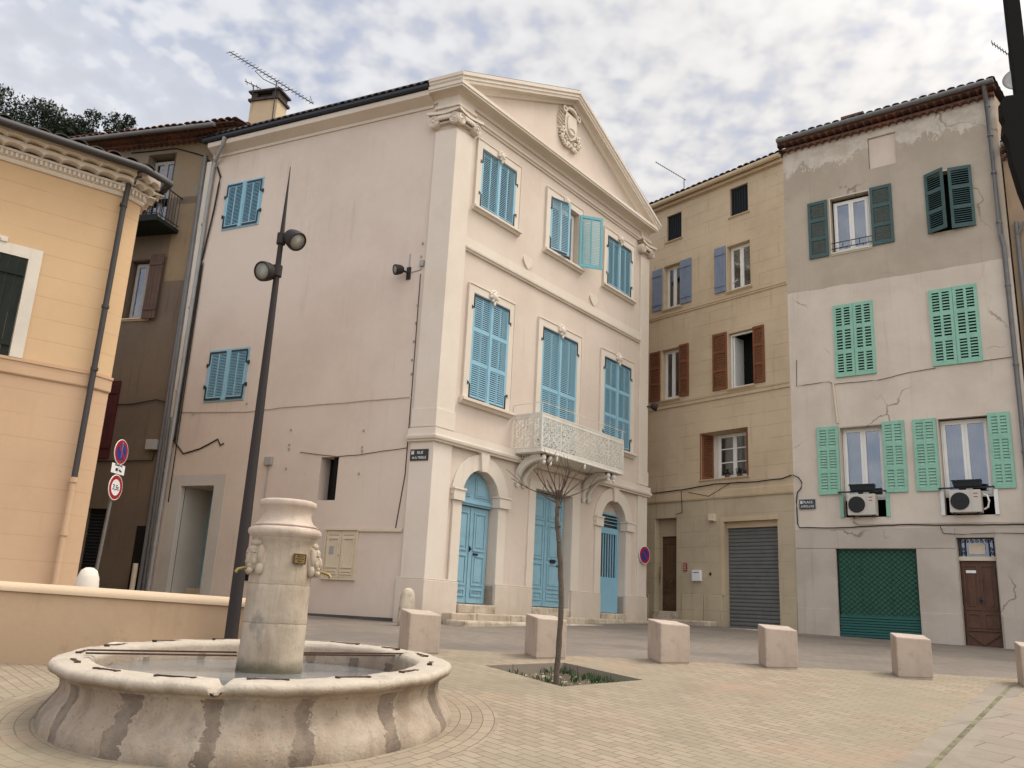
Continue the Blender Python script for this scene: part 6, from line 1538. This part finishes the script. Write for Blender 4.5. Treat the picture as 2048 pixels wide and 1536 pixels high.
for (x0, x1, lab) in ((1.42, 2.0, 'dark window box above the left air conditioner'), (3.68, 4.28, 'dark window box above the air conditioner with the white pipe')):
    rt = thing('window_box', lab, 'window box', FB3 @ Matrix.Translation((x0, -.13, 4.69)), 'dark window boxes on the cream house')
    mb = MB(FB3); mb.add([(x0+.03, -.20, 4.688), (x1-.03, -.20, 4.688), (x1-.03, -.06, 4.688), (x0+.03, -.06, 4.688), (x0, -.22, 4.83), (x1, -.22, 4.83), (x1, -.04, 4.83), (x0, -.04, 4.83)], [(3, 2, 1, 0), (0, 1, 5, 4), (1, 2, 6, 5), (2, 3, 7, 6), (3, 0, 4, 7)])
    mb.box(x0-.01, x1+.01, -.23, -.215, 4.81, 4.84); mb.build('trough', 'plastic_dark', rt); mb = MB(FB3); mb.box(x0+.02, x1-.02, -.205, -.055, 4.78, 4.81); mb.build('earth', 'soil', rt)
rt = thing('potted_plants', 'small green plants on the sill of the brown framed window', 'plants', FB2 @ Matrix.Translation((-2.1, .1, 5.27)))
rg = random.Random(9)
for cx_ in (-2.15, -1.75):
    mb = MB(FB2); mb.lathe([(.05, 5.275), (.07, 5.38), (.075, 5.38)], cx_, .18, 12); pt = mb.build('pot', 'tile', rt)
    mb = MB(FB2)
    for k in range(160):
        a = rg.uniform(0, 6.3); r = rg.uniform(.0, .13); z = 5.38+rg.uniform(0, .17); s_ = .02
        p = Vector((cx_+r*cos(a), .18+r*sin(a)*.7, z)); d1_ = Vector((rg.uniform(-1, 1), rg.uniform(-1, 1), rg.uniform(-1, 1)))*s_; d2_ = Vector((rg.uniform(-1, 1), rg.uniform(-1, 1), rg.uniform(-1, 1)))*s_
        mb.add([p-d1_, p+d2_, p+d1_, p-d2_], [(0, 1, 2, 3)])
    mb.build('leaves', 'leaf', pt)

# ================================================================== METER CABINET, BOXES, CABLES
rt = thing('meter_cabinet', 'cream two door meter cabinet on the side wall of the pink house', 'cabinet', FS @ Matrix.Translation((-2.36, 0, 1.95)))
x0, x1, z0, z1 = -2.36, -1.61, 1.95, 2.89
mb = MB(FS); mb.box(x0-.03, x0, -.05, 0, z0, z1); mb.box(x1, x1+.03, -.05, 0, z0, z1); mb.box(x0-.04, x1+.04, -.065, 0, z1, z1+.035); mb.box(x0-.03, x1+.03, -.055, 0, z0-.04, z0); mb.build('frame', 'cabinet', rt)
xm = (x0+x1)/2
for a, b, s_ in ((x0+.005, xm-.004, 1), (xm+.004, x1-.005, -1)):
    mb = MB(FS); mb.box(a, b, -.03, -.004, z0+.004, z1-.004)
    for c, d in ((z0+.06, z0+.15), (z0+.19, z1-.14), ): panel(mb, a+.04, b-.04, c, d, -.03, False)
    lf = mb.build('cabinet_door', 'cabinet', rt, bevel=.003)
    mb = MB(FS); kx_ = b-.05 if s_ > 0 else a+.05; mb.disc_y(kx_, z0+.44, .022, -.04, -.031, 14); mb.build('lock', 'plastic_dark', lf)
    mb = MB(FS)
    for k in range(9): x_ = a+.06+k*(b-a-.14)/8; mb.box(x_, x_+.018, -.034, -.0305, z1-.10, z1-.09)
    mb.build('vent_slots', 'plastic_dark', lf)
mb = MB(FS); mb.box(x0+.10, x0+.21, -.034, -.0305, z0+.46, z0+.62); mb.build('notice', 'greybox', rt)
mb = MB(FS)
for k in range(8): mb.box(xm+.09+k*.022, xm+.09+k*.022+.013, -.033, -.0305, z1-.165, z1-.155)
mb.build('lettering', 'plastic_dark', rt)
mb = MB(FS); mb.box(-1.57, -.56, -.045, -.001, 2.87, 2.93)
mb.build('cable_duct', 'cabinet', None, at=tuple((FS @ Vector((-1.5, 0, 2.9)))), label='cream horizontal cable duct beside the meter cabinet', cat='cable duct', bevel=.004)
rt = thing('junction_box', 'small grey junction box with a drop pipe on the bare side wall', 'junction box', FS @ Matrix.Translation((-4.1, 0, 4.3)))
mb = MB(FS); mb.box(-4.22, -4.02, -.08, 0, 4.28, 4.46); mb.build('casing', 'greybox', rt, bevel=.008); mb = MB(FS); mb.tube([(-4.12, -.02, 4.28), (-4.14, -.02, 3.4)], .013, 6); mb.build('pipe', 'greybox', rt)
def cable(fr, pts, r, lab, mat='cable', wob=.007, seed=0):
    rg = random.Random(seed); out = []
    for a, b in zip(pts, pts[1:]):
        L__ = (Vector(b)-Vector(a)).length; n = max(1, int(L__/.18))
        for k in range(n): f_ = k/n; out.append(tuple(a[i]+(b[i]-a[i])*f_+(rg.uniform(-wob, wob) if i == 2 else 0) for i in range(3)))
    out.append(pts[-1]); mb = MB(fr); mb.tube(out, r, 6); p = fr @ Vector(pts[0])
    return mb.build('cable', mat, None, at=tuple(p), label=lab, cat='cable', smooth=True)
y = -.015
cable(FS, [(-7.0, y, 5.62), (-5, y, 5.52), (-4.0, y, 5.56), (-.64, y, 5.60)], .008, 'thin sagging cable high across the bare pink side wall', 'pale_cable')
cable(FS, [(-.60, y, 5.6), (-.62, y, 8.3)], .008, 'thin cable rising beside the corner pilaster', 'rust', .003)
cable(FS, [(-3.3, y, 4.54), (-2.3, y, 4.42), (-1.8, y, 4.44), (-.60, y, 4.55)], .007, 'thin cable running from the dark niche to the corner pilaster', 'rust')
cable(FS, [(-.60, y, 5.58), (-.60, y, 4.0), (-.72, y, 2.95)], .009, 'thin cable dropping down to the cream duct', 'rust', .003)
cable(FS, [(-7.05, -.06, 4.95), (-6.7, y, 4.62), (-6.2, y, 4.72), (-5.7, y, 4.92), (-5.6, y, 4.78), (-5.5, y, 4.82)], .016, 'black cable looping over the recessed side door')
cable(FS, [(-6.95, -.04, 12.0), (-6.8, -.04, 11.7), (-6.85, -.04, 10.8), (-7.0, -.04, 9.5), (-7.0, -.04, 4.9)], .022, 'thick black cable bundle beside the left drainpipe')
cable(FS, [(-6.96, -.03, 9.4), (-6.93, -.03, 3.5)], .012, 'thin black cable beside the thick bundle', wob=.0, seed=4)
cable(F5, [(-5, -.03, 5.75), (-1.2, -.03, 5.85), (-.6, -.03, 5.95), (.05, -.05, 5.8)], .014, 'dark cable across the alley house above the grey box')
cable(F5, [(-5, -.03, 4.38), (-1.5, -.03, 4.45), (-.45, -.03, 4.47), (-.4, -.05, 4.72)], .014, 'dark cable across the alley house leading to the grey box')
cable(F5, [(-2.6, -.02, 12.72), (-1.2, -.02, 12.72), (-.3, -.02, 12.4), (.1, -.05, 12.0)], .016, 'dark cable arching under the eaves of the alley house')
cable(FB2, [(-4.9, -.05, 5.0), (-3.5, -.05, 5.04), (-2.4, -.05, 5.12), (-1.2, -.05, 5.08), (-.3, -.05, 5.10), (-.02, -.05, 5.17)], .017, 'thick black cable along the ochre house above the garage')
cable(FB2, [(-3.3, -.05, 4.95), (-2.6, -.05, 4.8), (-1.9, -.05, 5.1), (-1.6, -.05, 5.12)], .008, 'thin drooping cable under the thick one on the ochre house')
cable(FB2, [(-3.55, -.05, 5.0), (-3.52, -.05, 4.4), (-3.75, -.05, 4.35)], .009, 'thin cable bending down to the brown door of the ochre house')
cable(FB3, [(.0, -.04, 5.17), (.14, -.04, 5.10), (.22, -.04, 4.98), (.20, -.04, 4.84), (.10, -.04, 4.72), (.07, -.04, 4.5), (.08, -.04, 3.95), (.12, -.04, 3.84), (1.0, -.04, 3.82), (2.5, -.04, 3.87), (4.0, -.04, 3.84), (5.6, -.04, 3.84)], .014, 'thick black cable running above the green shop shutter', wob=.006)
cable(FB3, [(1.55, -.06, 4.07), (1.46, -.06, 4.05), (1.44, -.06, 3.95), (1.58, -.06, 3.89), (3.6, -.06, 3.89), (5.5, -.06, 3.87)], .011, 'thin white drain hose running from the air conditioner', 'pale_cable', .003)
cable(FB3, [(.19, -.02, 8.2), (.17, -.02, 7.5), (1.0, -.02, 7.52), (1.1, -.02, 7.44), (2.2, -.02, 7.42), (2.9, -.02, 7.52), (3.5, -.02, 7.56)], .007, 'thin cable hooked below the left mint shutters', 'rust')
cable(FB3, [(4.5, -.02, 7.6), (5.1, -.02, 7.62)], .007, 'short thin cable right of the upper mint shutters', 'rust')
cable(FB3, [(3.34, -.05, 3.82), (3.40, -.05, 3.66), (3.8, -.05, 3.64), (4.6, -.05, 3.66), (5.3, -.05, 3.63)], .008, 'thin brown cable over the wooden door', 'rust')

# ================================================================== ANTENNAS, DISH
def yagi(base, a, b, lab, nel, el, mast_top=None, r=.014, name='tv_antenna'):
    rt = thing(name, lab, 'antenna', Matrix.Translation(Vector(base)))
    mb = MB(); A, B_ = Vector(a), Vector(b); mt_ = Vector(mast_top) if mast_top else (A+B_)/2
    mb.tube([base, mt_], r*1.1, 6); mb.build('mast', 'zinc', rt)
    mb = MB(); mb.tube([A, B_], r*.9, 6); d = (B_-A).normalized(); sd = d.cross(Vector((0, 0, 1))).normalized()
    el_dir = (Vector((.55, .45, .55))).normalized() if name == 'tv_antenna' and nel > 15 else sd
    mb.build('boom', 'zinc', rt); mb = MB()
    for k in range(nel):
        p = A+(B_-A)*(k+.3)/nel; l = el*(1-.35*(k/nel)); mb.tube([p-el_dir*l, p+el_dir*l], r*.62, 4)
    mb.build('elements', 'zinc', rt); return rt
zb_ = M['zinc']; M['zinc'] = M['black_iron']
yg = yagi((-7.0, 21.38, 14.3), (-8.28, 20.92, 16.04), (-5.99, 21.69, 15.02), 'long rake antenna standing by the chimney of the alley house', 24, .13, (-7.02, 21.38, 15.47))
mb = MB(); mb.tube([(-7.6, 21.2, 15.66), (-7.35, 21.28, 15.46), (-7.02, 21.38, 15.36), (-6.75, 21.45, 15.24), (-6.65, 21.48, 15.33)], .012, 5)
mb.tube([(-6.02, 21.69, 15.02), (-6.1, 21.6, 15.22)], .01, 4); mb.build('brace', 'zinc', yg)
yagi((-7.55, 21.15, 14.9), (-7.80, 21.1, 15.26), (-7.35, 21.15, 15.08), 'small antenna stub beside the chimney of the alley house', 3, .14, (-7.55, 21.12, 15.16))
yagi((5.05, 24.49, 14.2), (4.18, 24.65, 15.43), (5.12, 24.49, 14.76), 'slanting rake antenna on the ochre house roof', 14, .05, (5.05, 24.49, 14.80), .012)
yagi((11.1, 17.3, 13.6), (10.85, 17.5, 14.95), (11.35, 17.15, 14.1), 'rake antenna above the satellite dish at the right edge', 12, .12, (11.1, 17.3, 14.5), .012)
M['zinc'] = zb_
rt = thing('satellite_dish', 'grey satellite dish on the tan house roof at the right edge', 'satellite dish', Matrix.Translation((11.15, 17.25, 13.2)))
f = axis_frame((11.18, 17.15, 13.75), (-.55, -.80, .25)); mb = MB(f); mb.lathe([(0, -.06), (.12, -.052), (.24, -.02), (.33, .03), (.335, .04), (.24, -.005), (.12, -.038), (0, -.045)], seg=28); mb.build('dish', 'zinc_light', rt, smooth=True)
mb = MB(); mb.tube([(11.2, 17.25, 13.0), (11.2, 17.22, 13.75)], .03, 8); mb.build('mast', 'zinc', rt)

# ================================================================== BLACK SIGN AT THE RIGHT EDGE
q = lambda px, d, zz: None
rt = thing('hanging_sign', 'black ragged hanging sign with a yellow patch at the top right edge', 'sign', Matrix.Translation((2.95, 3.75, .35)))
fb = frame(2.38, 3.82, 98)     # x to the right
mb = MB(fb); mb.box(.075, .14, -.02, .02, 4.06, 5.4); mb.build('upright', 'dark', rt)
mb = MB(fb); mb.prism_y([(0, 4.08), (.02, 4.11), (.10, 4.12), (.42, 4.12), (.42, 3.2), (.20, 3.25), (.08, 3.46), (.045, 3.6), (.02, 3.75), (.012, 3.86), (-.004, 3.90), (.006, 3.97), (-.004, 4.0)], -.025, .025); pn = mb.build('panel', 'dark', rt)
mb = MB(fb); mb.prism_y([(.10, 3.83), (.13, 3.93), (.2, 3.95), (.3, 3.92), (.3, 3.7), (.15, 3.7), (.115, 3.75)], -.03, -.026); h = nodes('yellow_sign_paint'); setc(h, (.30, .21, .02), .6); M['ysign'] = h.m; mb.build('yellow_patch', 'ysign', pn)
mb = MB(fb); mb.tube([(.6, 0, .2), (.6, 0, 5.5)], .04, 10); mb.tube([(.6, 0, 5.35), (.05, 0, 5.35)], .02, 8); mb.tube([(.6, 0, 3.9), (.4, 0, 3.9)], .02, 8); mb.build('post', 'black_iron', rt)

# ================================================================== TREES ON THE HILL
def far_tree(x, y, zb, h, w, seed, lab):
    rg = random.Random(seed); rt = thing('evergreen_tree', lab, 'tree', Matrix.Translation((x, y, zb)), 'dark evergreen trees on the hill beyond the roofs')
    mb = MB(); top = Vector((x, y, zb+h*.8)); mb.tube([(x, y, zb-1), (x+.1, y, zb+h*.35), top], .28, 8, r1=.08)
    for k in range(6): a = rg.uniform(0, 6.3); mb.tube([(x, y, zb+h*rg.uniform(.3, .5)), (x+w*.35*cos(a), y+w*.35*sin(a), zb+h*rg.uniform(.55, .8))], .1, 6, r1=.03)
    mb.build('trunk', 'bark', rt); mb = MB()
    for c in range(34):
        a = rg.uniform(0, 2*pi); el = rg.uniform(-.5, 1.3); rr = rg.uniform(.35, 1)
        cx_ = x+cos(a)*cos(el)*w*.5*rr; cy_ = y+sin(a)*cos(el)*w*.5*rr; cz_ = zb+h*.62+sin(el)*h*.34*rr; R_ = rg.uniform(.10, .19)*w
        for k in range(230):
            v = Vector((rg.gauss(0, 1), rg.gauss(0, 1), rg.gauss(0, 1))).normalized()*R_*rg.uniform(.5, 1.08)
            p = Vector((cx_, cy_, cz_))+v; s_ = rg.uniform(.10, .2)
            d1_ = Vector((rg.uniform(-1, 1), rg.uniform(-1, 1), rg.uniform(-1, 1)))*s_; d2_ = Vector((rg.uniform(-1, 1), rg.uniform(-1, 1), rg.uniform(-1, 1)))*s_
            mb.add([p-d1_, p+d2_, p+d1_], [(0, 1, 2)])
    mb.build('crown', 'leaf', rt)
for i, (x, y, h_, w, lab) in enumerate(((-40.6, 60, 12.6, 6.4, 'tall dark evergreen tree at the left edge above the apricot roof'), (-36.9, 60.5, 11.7, 6.0, 'middle dark evergreen tree on the hill above the apricot roof'), (-34.2, 61.5, 11.2, 4.8, 'smaller dark evergreen tree between the two gaps of sky on the hill'),
                                    (-31.7, 60, 11.4, 5.6, 'rightmost dark evergreen tree on the hill beside the alley roof'), (-44.5, 62, 12.5, 6.5, 'dark evergreen tree mostly cut off by the left edge'))):
    far_tree(x, y, 26.4, h_, w, 20+i, lab)
